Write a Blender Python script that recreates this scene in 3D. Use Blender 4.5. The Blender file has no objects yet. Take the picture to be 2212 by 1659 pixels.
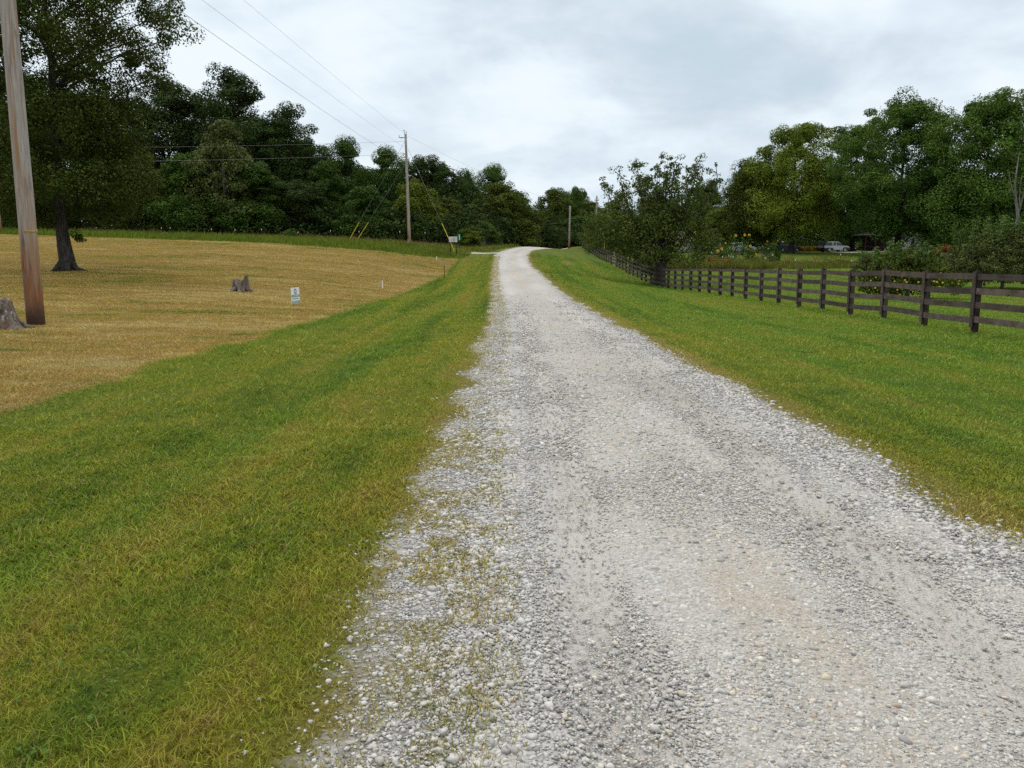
import bpy, math, random
import numpy as np
from mathutils import Vector, Matrix

random.seed(5)
SC = bpy.context.scene
COL = SC.collection
R = math.radians

# ------------------------------------------------------------------ camera
EYE, PITCH, F = 1.65, R(8.5), 1720.0          # F: focal length in the measuring scale (2212 px wide photo)
cam_d = bpy.data.cameras.new("camera"); cam = bpy.data.objects.new("camera", cam_d); COL.objects.link(cam)
cam.location = (0, 0, EYE); cam.rotation_euler = (math.pi/2 - PITCH, 0, 0)
cam_d.sensor_width = 36; cam_d.lens = 36*F/2212; cam_d.clip_start = 0.05; cam_d.clip_end = 6000
SC.camera = cam

def at(px, py, Y):
    """point of the place seen at a measured photo position, Y metres ahead"""
    a = (px-1106)/F; u = (829.5-py)/F
    dy = math.cos(PITCH)+u*math.sin(PITCH); dz = -math.sin(PITCH)+u*math.cos(PITCH)
    return Vector((a*Y/dy, Y, EYE+dz*Y/dy))

# ------------------------------------------------------------------ noise / terrain
def _h(ix, iy, s):
    h = (ix.astype(np.int64)*374761393 + iy.astype(np.int64)*668265263 + s*974634777) & 0xffffffff
    h = ((h ^ (h >> 13))*1274126177) & 0xffffffff
    h = ((h ^ (h >> 16))*2246822519) & 0xffffffff
    return ((h ^ (h >> 15)) & 0xffffff)/float(0xffffff)
def vnoise(x, y, s=0):
    x = np.asarray(x, float); y = np.asarray(y, float)
    ix = np.floor(x); iy = np.floor(y); fx = x-ix; fy = y-iy
    fx = fx*fx*(3-2*fx); fy = fy*fy*(3-2*fy)
    a = _h(ix, iy, s); b = _h(ix+1, iy, s); c = _h(ix, iy+1, s); d = _h(ix+1, iy+1, s)
    return (a*(1-fx)+b*fx)*(1-fy)+(c*(1-fx)+d*fx)*fy
def fbm(x, y, s=0, o=3):
    v = 0; a = .5; t = 0
    for k in range(o):
        v = v+a*vnoise(np.asarray(x)*2**k, np.asarray(y)*2**k, s+k*17); t += a; a *= .5
    return v/t
def sstep(a, b, x):
    t = np.clip((np.asarray(x, float)-a)/(b-a), 0, 1); return t*t*(3-2*t)

LINES = [(-300, [0, 100, 200, 900], [4, 12, 16, 16]),
 (-60, [-60, 0, 20, 46, 85, 105, 150, 300, 900], [.5, .6, 1.0, 2.2, 5.0, 6.0, 6.8, 8, 8]),
 (-26, [-60, 0, 20, 46, 85, 105, 150, 300, 900], [.3, .3, .6, 1.3, 4.0, 4.9, 5.8, 8, 8]),
 (-12, [-60, 0, 20, 34, 46, 65, 85, 105, 150, 300, 900], [.1, .1, .2, .6, .95, 1.7, 3.1, 4.2, 5, 8, 8]),
 (-5.7, [-60, 0, 45, 65, 78, 89, 105, 130, 200, 900], [0, 0, .1, .5, 1.45, 2.4, 3.7, 4.6, 6, 8]),
 (-.8, [-60, 0, 32, 48, 55, 77, 87, 95, 115, 121, 132, 145, 200, 900], [0, 0, .0, .56, .97, 1.7, 2.33, 3.0, 4.3, 4.35, 3.5, 2.9, 4, 8]),
 (3.0, [-60, 0, 32, 48, 55, 77, 87, 95, 115, 121, 132, 145, 200, 900], [0, 0, .0, .54, .95, 1.7, 2.33, 3.0, 4.3, 4.4, 3.6, 2.8, 4, 8]),
 (11.2, [-60, 0, 45, 57, 61, 73, 89, 107, 135, 150, 200, 900], [0, 0, .0, -.15, -.18, .39, 1.5, 2.6, 4.9, 5.0, 5, 8]),
 (25, [-60, 0, 45, 60, 90, 140, 200, 900], [0, 0, 0, .15, 1.35, 3.9, 5, 8]),
 (57, [-60, 0, 45, 90, 140, 200, 900], [0, 0, .3, 1.75, 3.9, 5.4, 8]),
 (300, [-60, 0, 45, 140, 200, 900], [2, 2, 2.5, 6, 8, 10])]
TX = np.arange(-300, 301, 1.0); TY = np.arange(-60, 901, 1.0)
_prof = np.array([np.interp(TY, l[1], l[2]) for l in LINES])
_lx = np.array([l[0] for l in LINES])
TAB = np.array([np.interp(TX, _lx, _prof[:, j]) for j in range(len(TY))])      # [y, x]
def _blur(a, n, ax):
    k = np.ones(n)/n
    p = np.pad(a, [(n//2, n//2) if i == ax else (0, 0) for i in range(2)], mode='edge')
    return np.apply_along_axis(lambda v: np.convolve(v, k, 'valid'), ax, p)
for _ in range(2): TAB = _blur(TAB, 7, 0)
for _ in range(2): TAB = _blur(TAB, 3, 1)
def TZ(x, y):
    x = np.asarray(x, float); y = np.asarray(y, float)
    fx = np.clip(x+300, 0, len(TX)-1.001); fy = np.clip(y+60, 0, len(TY)-1.001)
    ix = fx.astype(int); iy = fy.astype(int); fx = fx-ix; fy = fy-iy
    z = (TAB[iy, ix]*(1-fx)+TAB[iy, ix+1]*fx)*(1-fy)+(TAB[iy+1, ix]*(1-fx)+TAB[iy+1, ix+1]*fx)*fy
    s = x-RC(y)
    z = z-.10*np.exp(-((s+3.9)/.8)**2)*sstep(70, 40, y)-.06*np.exp(-((s-4.2)/.9)**2)*sstep(70, 40, y)
    off = sstep(1.9, 3.2, np.abs(s))
    z = z+off*(.10*(fbm(x*.45, y*.45, 3)-.5)+.05*(fbm(x*1.7, y*1.7, 9)-.5))
    return z
_rcy = [-60, 25, 32, 48, 55, 77, 88, 95, 101, 107, 113, 120, 130, 150, 400]
_rcx = [1.25, 1.25, 1.1, .65, .47, .07, 0, .1, .6, 1.6, 3.1, 5.0, 7.2, 10, 40]
RCT = np.interp(np.arange(-60, 400, .5), _rcy, _rcx)
for _ in range(3): RCT = np.convolve(np.pad(RCT, 5, mode='edge'), np.ones(11)/11, 'valid')
def RC(y): return np.interp(y, np.arange(-60, 400, .5), RCT)
def tz(x, y): return float(TZ(np.array([x]), np.array([y]))[0])
def gnd(px, Y, py=540):
    p = at(px, py, Y); return Vector((p.x, Y, tz(p.x, Y)))

# ------------------------------------------------------------------ object helpers
def tag(o, label=None, cat=None, group=None, kind=None):
    if label: o['label'] = label
    if cat: o['category'] = cat
    if group: o['group'] = group
    if kind: o['kind'] = kind
    return o
def thing(name, label, cat, loc=(0, 0, 0), rz=0, group=None):
    o = bpy.data.objects.new(name, None); COL.objects.link(o)
    o.empty_display_size = .2; o.location = loc; o.rotation_euler = (0, 0, rz)
    return tag(o, label, cat, group)
def link(name, me, parent=None):
    o = bpy.data.objects.new(name, me); COL.objects.link(o)
    if parent: o.parent = parent
    return o
def np_mesh(name, V, Fc, mat, parent=None, attrs=None, smooth=False):
    """one mesh object out of arrays: V (n,3), Fc list of (m,k) index arrays"""
    me = bpy.data.meshes.new(name)
    if not isinstance(Fc, (list, tuple)): Fc = [Fc]
    me.vertices.add(len(V)); me.vertices.foreach_set("co", np.ascontiguousarray(V, dtype=np.float32).ravel())
    loops = np.concatenate([f.ravel() for f in Fc]).astype(np.int32)
    lens = np.concatenate([np.full(len(f), f.shape[1]) for f in Fc]).astype(np.int32)
    starts = np.concatenate([[0], np.cumsum(lens)[:-1]]).astype(np.int32)
    me.loops.add(len(loops)); me.loops.foreach_set("vertex_index", loops)
    me.polygons.add(len(lens)); me.polygons.foreach_set("loop_start", starts)
    if smooth: me.polygons.foreach_set("use_smooth", np.ones(len(lens), dtype=bool))
    for k, v in (attrs or {}).items():
        a = me.attributes.new(k, 'FLOAT', 'POINT'); a.data.foreach_set("value", np.ascontiguousarray(v, dtype=np.float32))
    me.materials.append(mat); me.update(calc_edges=True)
    return link(name, me, parent)
def copy_tree(o, parent=None):
    c = o.copy(); COL.objects.link(c)
    if parent: c.parent = parent
    for ch in list(o.children): copy_tree(ch, c)
    return c

class MB:
    """collects boxes, tubes, prisms; build() links them as ONE mesh object"""
    def __init__(s): s.v = []; s.f = []
    def add(s, vs, fs):
        n = len(s.v); s.v += [tuple(p) for p in vs]; s.f += [tuple(i+n for i in f) for f in fs]; return s
    def box(s, x0, x1, y0, y1, z0, z1, M=None):
        vs = [Vector((x, y, z)) for z in (z0, z1) for (x, y) in ((x0, y0), (x1, y0), (x1, y1), (x0, y1))]
        if M: vs = [M @ p for p in vs]
        return s.add(vs, [(3, 2, 1, 0), (4, 5, 6, 7), (0, 1, 5, 4), (1, 2, 6, 5), (2, 3, 7, 6), (3, 0, 4, 7)])
    def tube(s, pts, rads, k=6, cap=True):
        pts = [Vector(p) for p in pts]
        if not hasattr(rads, '__len__'): rads = [rads]*len(pts)
        vs = []; fs = []
        for i, p in enumerate(pts):
            d = (pts[min(i+1, len(pts)-1)]-pts[max(i-1, 0)])
            if d.length < 1e-9: d = Vector((0, 0, 1))
            d.normalize()
            a = d.cross(Vector((0, 0, 1)) if abs(d.z) < .95 else Vector((1, 0, 0))).normalized(); b = d.cross(a)
            for j in range(k):
                t = 2*math.pi*j/k; vs.append(p+(a*math.cos(t)+b*math.sin(t))*rads[i])
        for i in range(len(pts)-1):
            for j in range(k):
                j2 = (j+1) % k; fs.append((i*k+j, i*k+j2, (i+1)*k+j2, (i+1)*k+j))
        if cap: fs += [tuple(range(k-1, -1, -1)), tuple(range((len(pts)-1)*k, len(pts)*k))]
        return s.add(vs, fs)
    def prism(s, poly, y0, y1, inset=None, M=None):
        """polygon in (x,z) extruded along y"""
        n = len(poly); vs = [Vector((x, y0, z)) for x, z in poly]+[Vector((x, y1, z)) for x, z in poly]
        if M: vs = [M @ p for p in vs]
        return s.add(vs, [tuple(range(n)), tuple(range(2*n-1, n-1, -1))]+[(i, i+n, (i+1) % n+n, (i+1) % n) for i in range(n)])
    def lathe(s, prof, k=12, c=(0, 0, 0)):
        vs = []; fs = []; n = len(prof)
        for (r, z) in prof:
            for j in range(k):
                t = 2*math.pi*j/k; vs.append((c[0]+r*math.cos(t), c[1]+r*math.sin(t), c[2]+z))
        for i in range(n-1):
            for j in range(k): fs.append((i*k+j, i*k+(j+1) % k, (i+1)*k+(j+1) % k, (i+1)*k+j))
        fs += [tuple(range(k-1, -1, -1)), tuple(range((n-1)*k, n*k))]
        return s.add(vs, fs)
    def build(s, name, mat, parent=None, bevel=0, smooth=False, label=None):
        me = bpy.data.meshes.new(name); me.from_pydata(s.v, [], s.f); me.materials.append(mat)
        import bmesh
        bm = bmesh.new(); bm.from_mesh(me); bmesh.ops.recalc_face_normals(bm, faces=bm.faces)
        if bevel: bmesh.ops.bevel(bm, geom=list(bm.edges), offset=bevel, segments=2, affect='EDGES', clamp_overlap=True)
        for f in bm.faces: f.smooth = smooth
        bm.to_mesh(me); bm.free()
        o = link(name, me, parent)
        if label: o['label'] = label
        return o

# ------------------------------------------------------------------ materials
class NT:
    def __init__(s, name):
        s.m = bpy.data.materials.new(name); s.m.use_nodes = True; s.t = s.m.node_tree; s.t.nodes.clear()
        s.out = s.n('ShaderNodeOutputMaterial')
    def n(s, typ, **kw):
        x = s.t.nodes.new(typ)
        for k, v in kw.items(): setattr(x, k, v)
        return x
    def l(s, a, b): s.t.links.new(a, b)
    def set(s, sock, v):
        if hasattr(v, 'is_linked'): s.l(v, sock)
        else: sock.default_value = v
    def attr(s, name): return s.n('ShaderNodeAttribute', attribute_name=name).outputs['Fac']
    def pos(s): return s.n('ShaderNodeNewGeometry').outputs['Position']
    def objc(s): return s.n('ShaderNodeTexCoord').outputs['Object']
    def mapping(s, v, scale=(1, 1, 1), rot=(0, 0, 0), loc=(0, 0, 0)):
        m = s.n('ShaderNodeMapping'); s.l(v, m.inputs['Vector']); m.inputs['Scale'].default_value = scale
        m.inputs['Rotation'].default_value = rot; m.inputs['Location'].default_value = loc; return m.outputs[0]
    def noise(s, v, scale=1, detail=3, rough=.55, dist=0):
        x = s.n('ShaderNodeTexNoise'); s.l(v, x.inputs['Vector']); x.inputs['Scale'].default_value = scale
        x.inputs['Detail'].default_value = detail; x.inputs['Roughness'].default_value = rough; x.inputs['Distortion'].default_value = dist
        return x.outputs['Fac']
    def math(s, op, a, b=0, c=0, clamp=False):
        x = s.n('ShaderNodeMath', operation=op); x.use_clamp = clamp
        s.set(x.inputs[0], a); s.set(x.inputs[1], b); s.set(x.inputs[2], c); return x.outputs[0]
    def rng(s, v, a, b, c=0, d=1, smooth=False):
        x = s.n('ShaderNodeMapRange'); x.clamp = True
        if smooth: x.interpolation_type = 'SMOOTHSTEP'
        s.set(x.inputs['Value'], v); x.inputs['From Min'].default_value = a; x.inputs['From Max'].default_value = b
        x.inputs['To Min'].default_value = c; x.inputs['To Max'].default_value = d; return x.outputs['Result']
    def ramp(s, v, stops):
        x = s.n('ShaderNodeValToRGB'); s.l(v, x.inputs[0]); e = x.color_ramp.elements
        while len(e) < len(stops): e.new(.5)
        for el, (p, c) in zip(e, stops): el.position = p; el.color = (*c, 1)
        return x.outputs['Color']
    def mix(s, f, a, b, blend='MIX'):
        x = s.n('ShaderNodeMix', data_type='RGBA', blend_type=blend)
        s.set(x.inputs[0], f)
        for i, v in ((6, a), (7, b)):
            s.set(x.inputs[i], v if hasattr(v, 'is_linked') else (*v, 1))
        return x.outputs[2]
    def scale(s, c, f):
        x = s.n('ShaderNodeVectorMath', operation='SCALE'); s.l(c, x.inputs[0]); s.set(x.inputs['Scale'], f); return x.outputs[0]
    def bump(s, h, strength=.5, dist=.02):
        x = s.n('ShaderNodeBump'); s.l(h, x.inputs['Height']); x.inputs['Strength'].default_value = strength; x.inputs['Distance'].default_value = dist
        return x.outputs[0]
    def surf(s, col, rough=.8, normal=None, spec=.3, metal=0, trans=0):
        b = s.n('ShaderNodeBsdfPrincipled'); s.set(b.inputs['Base Color'], col if hasattr(col, 'is_linked') else (*col, 1))
        s.set(b.inputs['Roughness'], rough); b.inputs['Specular IOR Level'].default_value = spec; b.inputs['Metallic'].default_value = metal
        if normal: s.l(normal, b.inputs['Normal'])
        sh = b.outputs[0]
        if trans:
            t = s.n('ShaderNodeBsdfTranslucent'); s.set(t.inputs['Color'], col if hasattr(col, 'is_linked') else (*col, 1))
            mx = s.n('ShaderNodeMixShader'); mx.inputs[0].default_value = trans; s.l(sh, mx.inputs[1]); s.l(t.outputs[0], mx.inputs[2]); sh = mx.outputs[0]
        s.l(sh, s.out.inputs['Surface']); return s.m

def plain(name, col, rough=.6, var=.15, scale=6, spec=.3, metal=0, bump=0):
    t = NT(name); v = t.objc(); n = t.noise(v, scale, 4)
    c = t.mix(t.rng(n, .3, .7), tuple(x*(1-var) for x in col), tuple(min(1, x*(1+var)) for x in col))
    return t.surf(c, rough, t.bump(n, bump, .01) if bump else None, spec, metal)

def turf_color(t):
    p = t.pos()
    big = t.noise(t.mapping(p, (1.05, .045, .3)), 1, 3)
    mid = t.noise(t.mapping(p, (1.3, .8, .5), loc=(7, 3, 0)), 1.3, 4, .6)
    fine = t.noise(p, 7, 4, .65)
    w = t.math('ADD', t.math('MULTIPLY', big, .48), t.math('ADD', t.math('MULTIPLY', mid, .28), t.math('MULTIPLY', fine, .24)))
    w = t.math('ADD', t.math('MULTIPLY', t.math('SUBTRACT', w, .5), 1.45), .5); verge = t.ramp(w, [(.36, (.090, .150, .013)), (.46, (.160, .215, .017)), (.55, (.235, .255, .023)), (.66, (.280, .250, .034)), (.78, (.270, .185, .05))])
    lush = t.ramp(w, [(.33, (.092, .172, .015)), (.46, (.140, .235, .019)), (.57, (.188, .250, .023)), (.66, (.240, .245, .03)), (.76, (.24, .175, .045))])
    stv = t.mapping(p, (.16, 1.15, .3), rot=(0, 0, R(-14)))
    st = t.noise(stv, 1.0, 4, .6)
    big2 = t.noise(t.mapping(p, (.13, .17, .2), loc=(4, 9, 0)), 1, 4, .6); wf = t.math('ADD', t.math('MULTIPLY', st, .34), t.math('ADD', t.math('ADD', t.math('MULTIPLY', mid, .2), t.math('MULTIPLY', big2, .34)), t.math('MULTIPLY', fine, .18)))
    wf = t.math('ADD', t.math('MULTIPLY', t.math('SUBTRACT', wf, .5), 1.75), .485); field = t.ramp(wf, [(.36, (.130, .150, .020)), (.42, (.230, .220, .036)), (.48, (.355, .278, .060)), (.54, (.375, .240, .068)), (.60, (.41, .31, .095)), (.68, (.47, .375, .135))])
    c = t.mix(t.attr('lush'), verge, lush)
    edge = t.rng(t.math('ADD', t.attr('field'), t.math('ADD', t.math('MULTIPLY', t.math('SUBTRACT', fine, .5), .7), t.math('MULTIPLY', t.math('SUBTRACT', mid, .5), .9))), .3, .7)
    c = t.mix(edge, c, field)
    sw = t.rng(t.math('ADD', t.attr('straw'), t.math('MULTIPLY', t.math('SUBTRACT', mid, .5), .9)), .2, .9)
    c = t.mix(sw, c, t.mix(t.rng(fine, .35, .65), (.42, .33, .10), (.27, .24, .05)))
    return c, fine

def turf_ground():
    t = NT("turf_soil"); c, fine = turf_color(t)
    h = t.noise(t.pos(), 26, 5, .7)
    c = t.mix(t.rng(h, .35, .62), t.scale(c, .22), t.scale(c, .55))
    rk = t.n('ShaderNodeTexVoronoi'); t.l(t.pos(), rk.inputs['Vector']); rk.inputs['Scale'].default_value = 42
    stone = t.mix(t.rng(rk.outputs['Color'], .1, .9), (.20, .19, .175), (.42, .41, .39))
    mk = t.rng(t.math('ADD', t.attr('stony'), t.math('MULTIPLY', t.math('SUBTRACT', fine, .5), 1.2)), .35, .7)
    c = t.mix(mk, c, stone)
    return t.surf(c, .95, t.bump(h, .8, .05), .1)
def blade_mat(name):
    t = NT(name); c, fine = turf_color(t); r = t.attr('rnd')
    c = t.scale(c, t.rng(r, 0, 1, .5, 1.75))
    c = t.mix(t.math('MULTIPLY', t.math('GREATER_THAN', r, .93), .8), c, (.40, .29, .11))
    c = t.mix(t.math('MULTIPLY', t.math('LESS_THAN', r, .035), .7), c, (.16, .06, .025))
    return t.surf(c, .6, None, .25, 0, .3)
def road_mat():
    t = NT("road_gravel"); p = t.pos()
    v = t.n('ShaderNodeTexVoronoi'); v.inputs['Scale'].default_value = 72; v.inputs['Randomness'].default_value = 1
    wob = t.n('ShaderNodeVectorMath', operation='ADD'); t.l(p, wob.inputs[0])
    nz = t.n('ShaderNodeTexNoise'); t.l(p, nz.inputs['Vector']); nz.inputs['Scale'].default_value = 30
    sc_ = t.scale(nz.outputs['Color'], .014); t.l(sc_, wob.inputs[1]); t.l(wob.outputs[0], v.inputs['Vector'])
    v2 = t.n('ShaderNodeTexVoronoi'); v2.inputs['Scale'].default_value = 170; t.l(p, v2.inputs['Vector'])
    hue = t.n('ShaderNodeSeparateColor'); t.l(v.outputs['Color'], hue.inputs[0])
    hue2 = t.n('ShaderNodeSeparateColor'); t.l(v2.outputs['Color'], hue2.inputs[0])
    stone = t.ramp(hue.outputs[0], [(0, (.29, .285, .275)), (.3, (.39, .384, .37)), (.6, (.46, .452, .435)), (.85, (.52, .515, .50)), (1, (.61, .60, .58))])
    fines = t.ramp(hue2.outputs[0], [(0, (.30, .292, .278)), (.5, (.46, .452, .435)), (1, (.62, .61, .59))])
    big = t.noise(t.mapping(p, (1.4, .35, 1)), 1.2, 4, .6); med = t.noise(p, 5, 5, .65)
    fm = t.rng(t.math('ADD', t.attr('track'), t.math('MULTIPLY', t.math('SUBTRACT', med, .5), 1.6)), .25, .8)
    c = t.mix(fm, stone, fines)
    dust = t.mix(t.rng(big, .35, .65), (.50, .488, .465), (.42, .375, .31))
    brown = t.math('MULTIPLY', t.attr('brown'), t.rng(t.math('ADD', big, t.math('MULTIPLY', med, .5)), .5, .95))
    c = t.mix(t.math('MULTIPLY', brown, .55), c, (.43, .36, .26))
    c = t.mix(t.math('MULTIPLY', fm, .35), c, dust)
    lo = t.noise(t.mapping(p, (.6, .12, 1)), 1, 3)
    c = t.scale(c, t.rng(lo, .3, .7, .70, .86))
    d = t.math('ADD', t.math('MULTIPLY', v.outputs['Distance'], -1.0), t.math('MULTIPLY', v2.outputs['Distance'], -.4))
    return t.surf(c, .93, t.bump(d, .55, .010), .15)
def stone_mat():
    t = NT("loose_stone"); r = t.attr('rnd'); n = t.noise(t.pos(), 90, 3)
    c = t.ramp(r, [(0, (.235, .23, .22)), (.22, (.365, .358, .345)), (.5, (.44, .43, .41)), (.76, (.51, .50, .48)), (.86, (.49, .43, .33)), (.93, (.60, .59, .56)), (1, (.36, .28, .20))])
    c = t.scale(c, t.rng(n, .3, .7, .84, 1.06))
    return t.surf(c, .92, None, .12)
def leaf_mat(name, a, b, hi, trans=.14):
    t = NT(name); r = t.attr('rnd')
    oi = t.n('ShaderNodeObjectInfo').outputs['Random']
    c = t.ramp(r, [(0, a), (.6, b), (1, hi)])
    n = t.noise(t.objc(), .45, 3)
    c = t.scale(c, t.math('MULTIPLY', t.rng(n, .3, .7, .72, 1.25), t.rng(oi, 0, 1, .85, 1.15)))
    return t.surf(c, .8, None, .06, 0, trans)
def bark_mat(name, a, b):
    t = NT(name); v = t.mapping(t.objc(), (6, 6, 1.1)); n = t.noise(v, 2.2, 5, .65)
    return t.surf(t.mix(t.rng(n, .35, .65), a, b), .95, t.bump(n, .9, .06), .1)
def pole_mat(name, stain_top, grey=(.36, .33, .31), lean=0):
    t = NT(name); v = t.objc(); sx = t.n('ShaderNodeSeparateXYZ'); t.l(v, sx.inputs[0]); z = sx.outputs['Z']
    st = t.noise(t.mapping(v, (9, 9, .35)), 1, 5, .6); fine = t.noise(t.mapping(v, (40, 40, 2)), 1, 3)
    blot = t.noise(t.mapping(v, (5, 5, .8), loc=(3, 1, 5)), 1.4, 4)
    base = t.mix(t.rng(fine, .35, .65), tuple(x*.75 for x in grey), tuple(x*1.15 for x in grey))
    c = t.mix(t.rng(st, .48, .62), base, (.30, .185, .11))
    c = t.mix(t.math('MULTIPLY', t.rng(blot, .56, .66), .7), c, (.20, .15, .135))
    low = t.math('MULTIPLY', t.rng(t.math('ADD', z, t.math('MULTIPLY', t.math('SUBTRACT', st, .5), 7.0)), stain_top*1.15, stain_top*.7), t.rng(fine, .3, .6, .55, 1))
    ck = t.noise(t.mapping(v, (26, 26, .5), loc=(9, 2, 0)), 1, 4, .7); base = t.mix(t.rng(ck, .55, .62), base, (.06, .05, .045))
    c = t.mix(low, c, t.mix(t.rng(blot, .35, .62), (.25, .10, .03), (.11, .048, .032)))
    foot = t.rng(t.math('ADD', z, t.math('MULTIPLY', blot, .3)), .62, .35)
    c = t.mix(foot, c, (.10, .06, .05))
    return t.surf(c, .85, t.bump(fine, .4, .01), .15)
def wood_mat(name, a, b, g):
    t = NT(name); v = t.objc(); n = t.noise(t.mapping(v, (14, 1.2, 14)), 1, 5, .65); k = t.noise(v, 3.5, 3)
    oi = t.n('ShaderNodeObjectInfo').outputs['Random']
    c = t.mix(t.rng(n, .35, .65), a, b); c = t.mix(t.rng(k, .42, .64), c, g)
    kn = t.n('ShaderNodeTexVoronoi'); t.l(t.mapping(v, (6, 2.2, 6)), kn.inputs['Vector']); kn.inputs['Scale'].default_value = 1.0
    c = t.mix(t.rng(kn.outputs['Distance'], .16, .08), c, (.012, .010, .010))
    c = t.scale(c, t.rng(oi, 0, 1, .65, 1.4))
    return t.surf(c, .85, t.bump(n, .5, .01), .2)

M = dict(
 ground=turf_ground(), blade=blade_mat("grass_blade"), road=road_mat(), stone=stone_mat(),
 leaf_dark=leaf_mat("leaf_dark", (0.0230, 0.0422, 0.0115), (0.0384, 0.0653, 0.0154), (0.0710, 0.1037, 0.0230)),
 leaf_mid=leaf_mat("leaf_mid", (0.0400, 0.0760, 0.0150), (0.0660, 0.1180, 0.0200), (0.1100, 0.1750, 0.0320)),
 leaf_roak=leaf_mat("leaf_right_oak", (0.0500, 0.0950, 0.0187), (0.0825, 0.1475, 0.0250), (0.1375, 0.2188, 0.0400)),
 leaf_olive=leaf_mat("leaf_olive", (0.0489, 0.0723, 0.0117), (0.0821, 0.1114, 0.0167), (0.1271, 0.1564, 0.0254)),
 leaf_yel=leaf_mat("leaf_yellowish", (0.0819, 0.1141, 0.0140), (0.1291, 0.1769, 0.0198), (0.1895, 0.2328, 0.0326)),
 leaf_oak=leaf_mat("leaf_oak", (0.0385, 0.0587, 0.0121), (0.0627, 0.0911, 0.0162), (0.1052, 0.1366, 0.0243)),
 leaf_gry=leaf_mat("leaf_greyish", (0.0607, 0.0839, 0.0243), (0.0994, 0.1270, 0.0353), (0.1490, 0.1766, 0.0497)),
 leaf_lite=leaf_mat("leaf_light", (.065, .115, .025), (.100, .165, .035), (.150, .210, .050)),
 leaf_rust=leaf_mat("leaf_rust", (.10, .035, .012), (.22, .07, .018), (.32, .11, .03)),
 leaf_wisp=leaf_mat("leaf_wispy", (0.0633, 0.0920, 0.0207), (0.1012, 0.1403, 0.0299), (0.1610, 0.2070, 0.0460)),
 tall=leaf_mat("tall_grass", (.075, .120, .014), (.125, .180, .020), (.190, .205, .035), .3),
 seed=leaf_mat("seed_head", (.16, .085, .05), (.22, .13, .07), (.28, .19, .09), .2),
 weed=leaf_mat("weed_leaf", (.075, .105, .018), (.125, .145, .024), (.22, .17, .045), .3),
 goldleaf=leaf_mat("gold_bloom", (.15, .12, .02), (.25, .18, .025), (.36, .24, .03), .2),
 bark=bark_mat("bark_dark", (.020, .018, .016), (.075, .068, .06)), bark_grey=bark_mat("bark_grey", (.10, .095, .09), (.24, .23, .21)),
 bark_oak=bark_mat("bark_oak", (.022, .020, .018), (.085, .078, .068)),
 pole=pole_mat("weathered_pole", 2.1), pole_far=pole_mat("far_pole", 1.6, (.38, .36, .33)),
 fence=wood_mat("stained_fence_wood", (.040, .029, .024), (.080, .060, .050), (.092, .074, .063)),
 fence_post=wood_mat("stained_post_wood", (.024, .016, .013), (.048, .033, .027), (.060, .045, .04)),
 wire=plain("dull_wire", (.16, .165, .17), .5), steel=plain("dark_steel", (.05, .035, .03), .6), green_steel=plain("green_steel", (.012, .045, .020), .5),
 white=plain("white_paint", (.78, .78, .76), .6, .08), yellow=plain("yellow_plastic", (.62, .47, .05), .5), rope=plain("yellow_rope", (.42, .30, .05), .8),
 tipgrey=plain("zinc_tip", (.30, .36, .34), .5),
)
stump_t = NT("old_stump_wood"); _v = stump_t.objc(); _n = stump_t.noise(stump_t.mapping(_v, (7, 7, 2)), 1.5, 5, .65); _k = stump_t.noise(_v, 9, 4, .6); _b = stump_t.noise(_v, 3.2, 3)
_c = stump_t.mix(stump_t.rng(_n, .35, .65), (.06, .047, .038), (.23, .19, .16)); _c = stump_t.mix(stump_t.rng(_k, .60, .66), _c, (.42, .42, .38))
_c = stump_t.mix(stump_t.math('MULTIPLY', stump_t.rng(_b, .55, .66), .6), _c, (.13, .065, .045))
M['stump'] = stump_t.surf(_c, .95, stump_t.bump(_n, 1, .06), .1)

# ------------------------------------------------------------------ zones
def margins(x, y, s):
    e = fbm(x*1.3, y*.9, 93)*.7+fbm(x*4, y*3, 95)*.3
    return sstep(-2.22, -1.65, s+1.2*(e-.5)), sstep(2.02, 1.5, s+1.0*(e-.5))
def zones(x, y):
    s = x-RC(y)
    xb = -5.75+.35*(fbm(y*.35, y*0+3.3, 5)-.5)+.25*(vnoise(y*2.2, y*0, 8)-.5)-sstep(10, 3, y)*.0
    yf = np.interp(x, [-60, -30, -11, -5.5, 0], [86, 85, 82, 87, 90])
    field = sstep(.6, -.6, x-xb)*sstep(.6, -.6, y-yf)
    straw = np.maximum(sstep(-2.3, -1.8, s)*(s < 0), sstep(2.5, 1.75, s)*(s > 0))*.8
    lush = sstep(2.2, 4.2, s)*.9+np.exp(-((s+3.9)/.42)**2)*.75*(.4+.9*vnoise(x*.4, y*.18, 77))+sstep(-4.2, -6.8, s)*.35
    lush = np.where(s > 10, 1.0, lush)
    gl, gr = margins(x, y, s); stony = np.where(s < 0, gl, gr)
    straw = np.maximum(straw, .8*np.exp(-((x-5.9)/.8)**2-((y-85)/5)**2))
    return field, straw, np.clip(lush, 0, 1), stony

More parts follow.
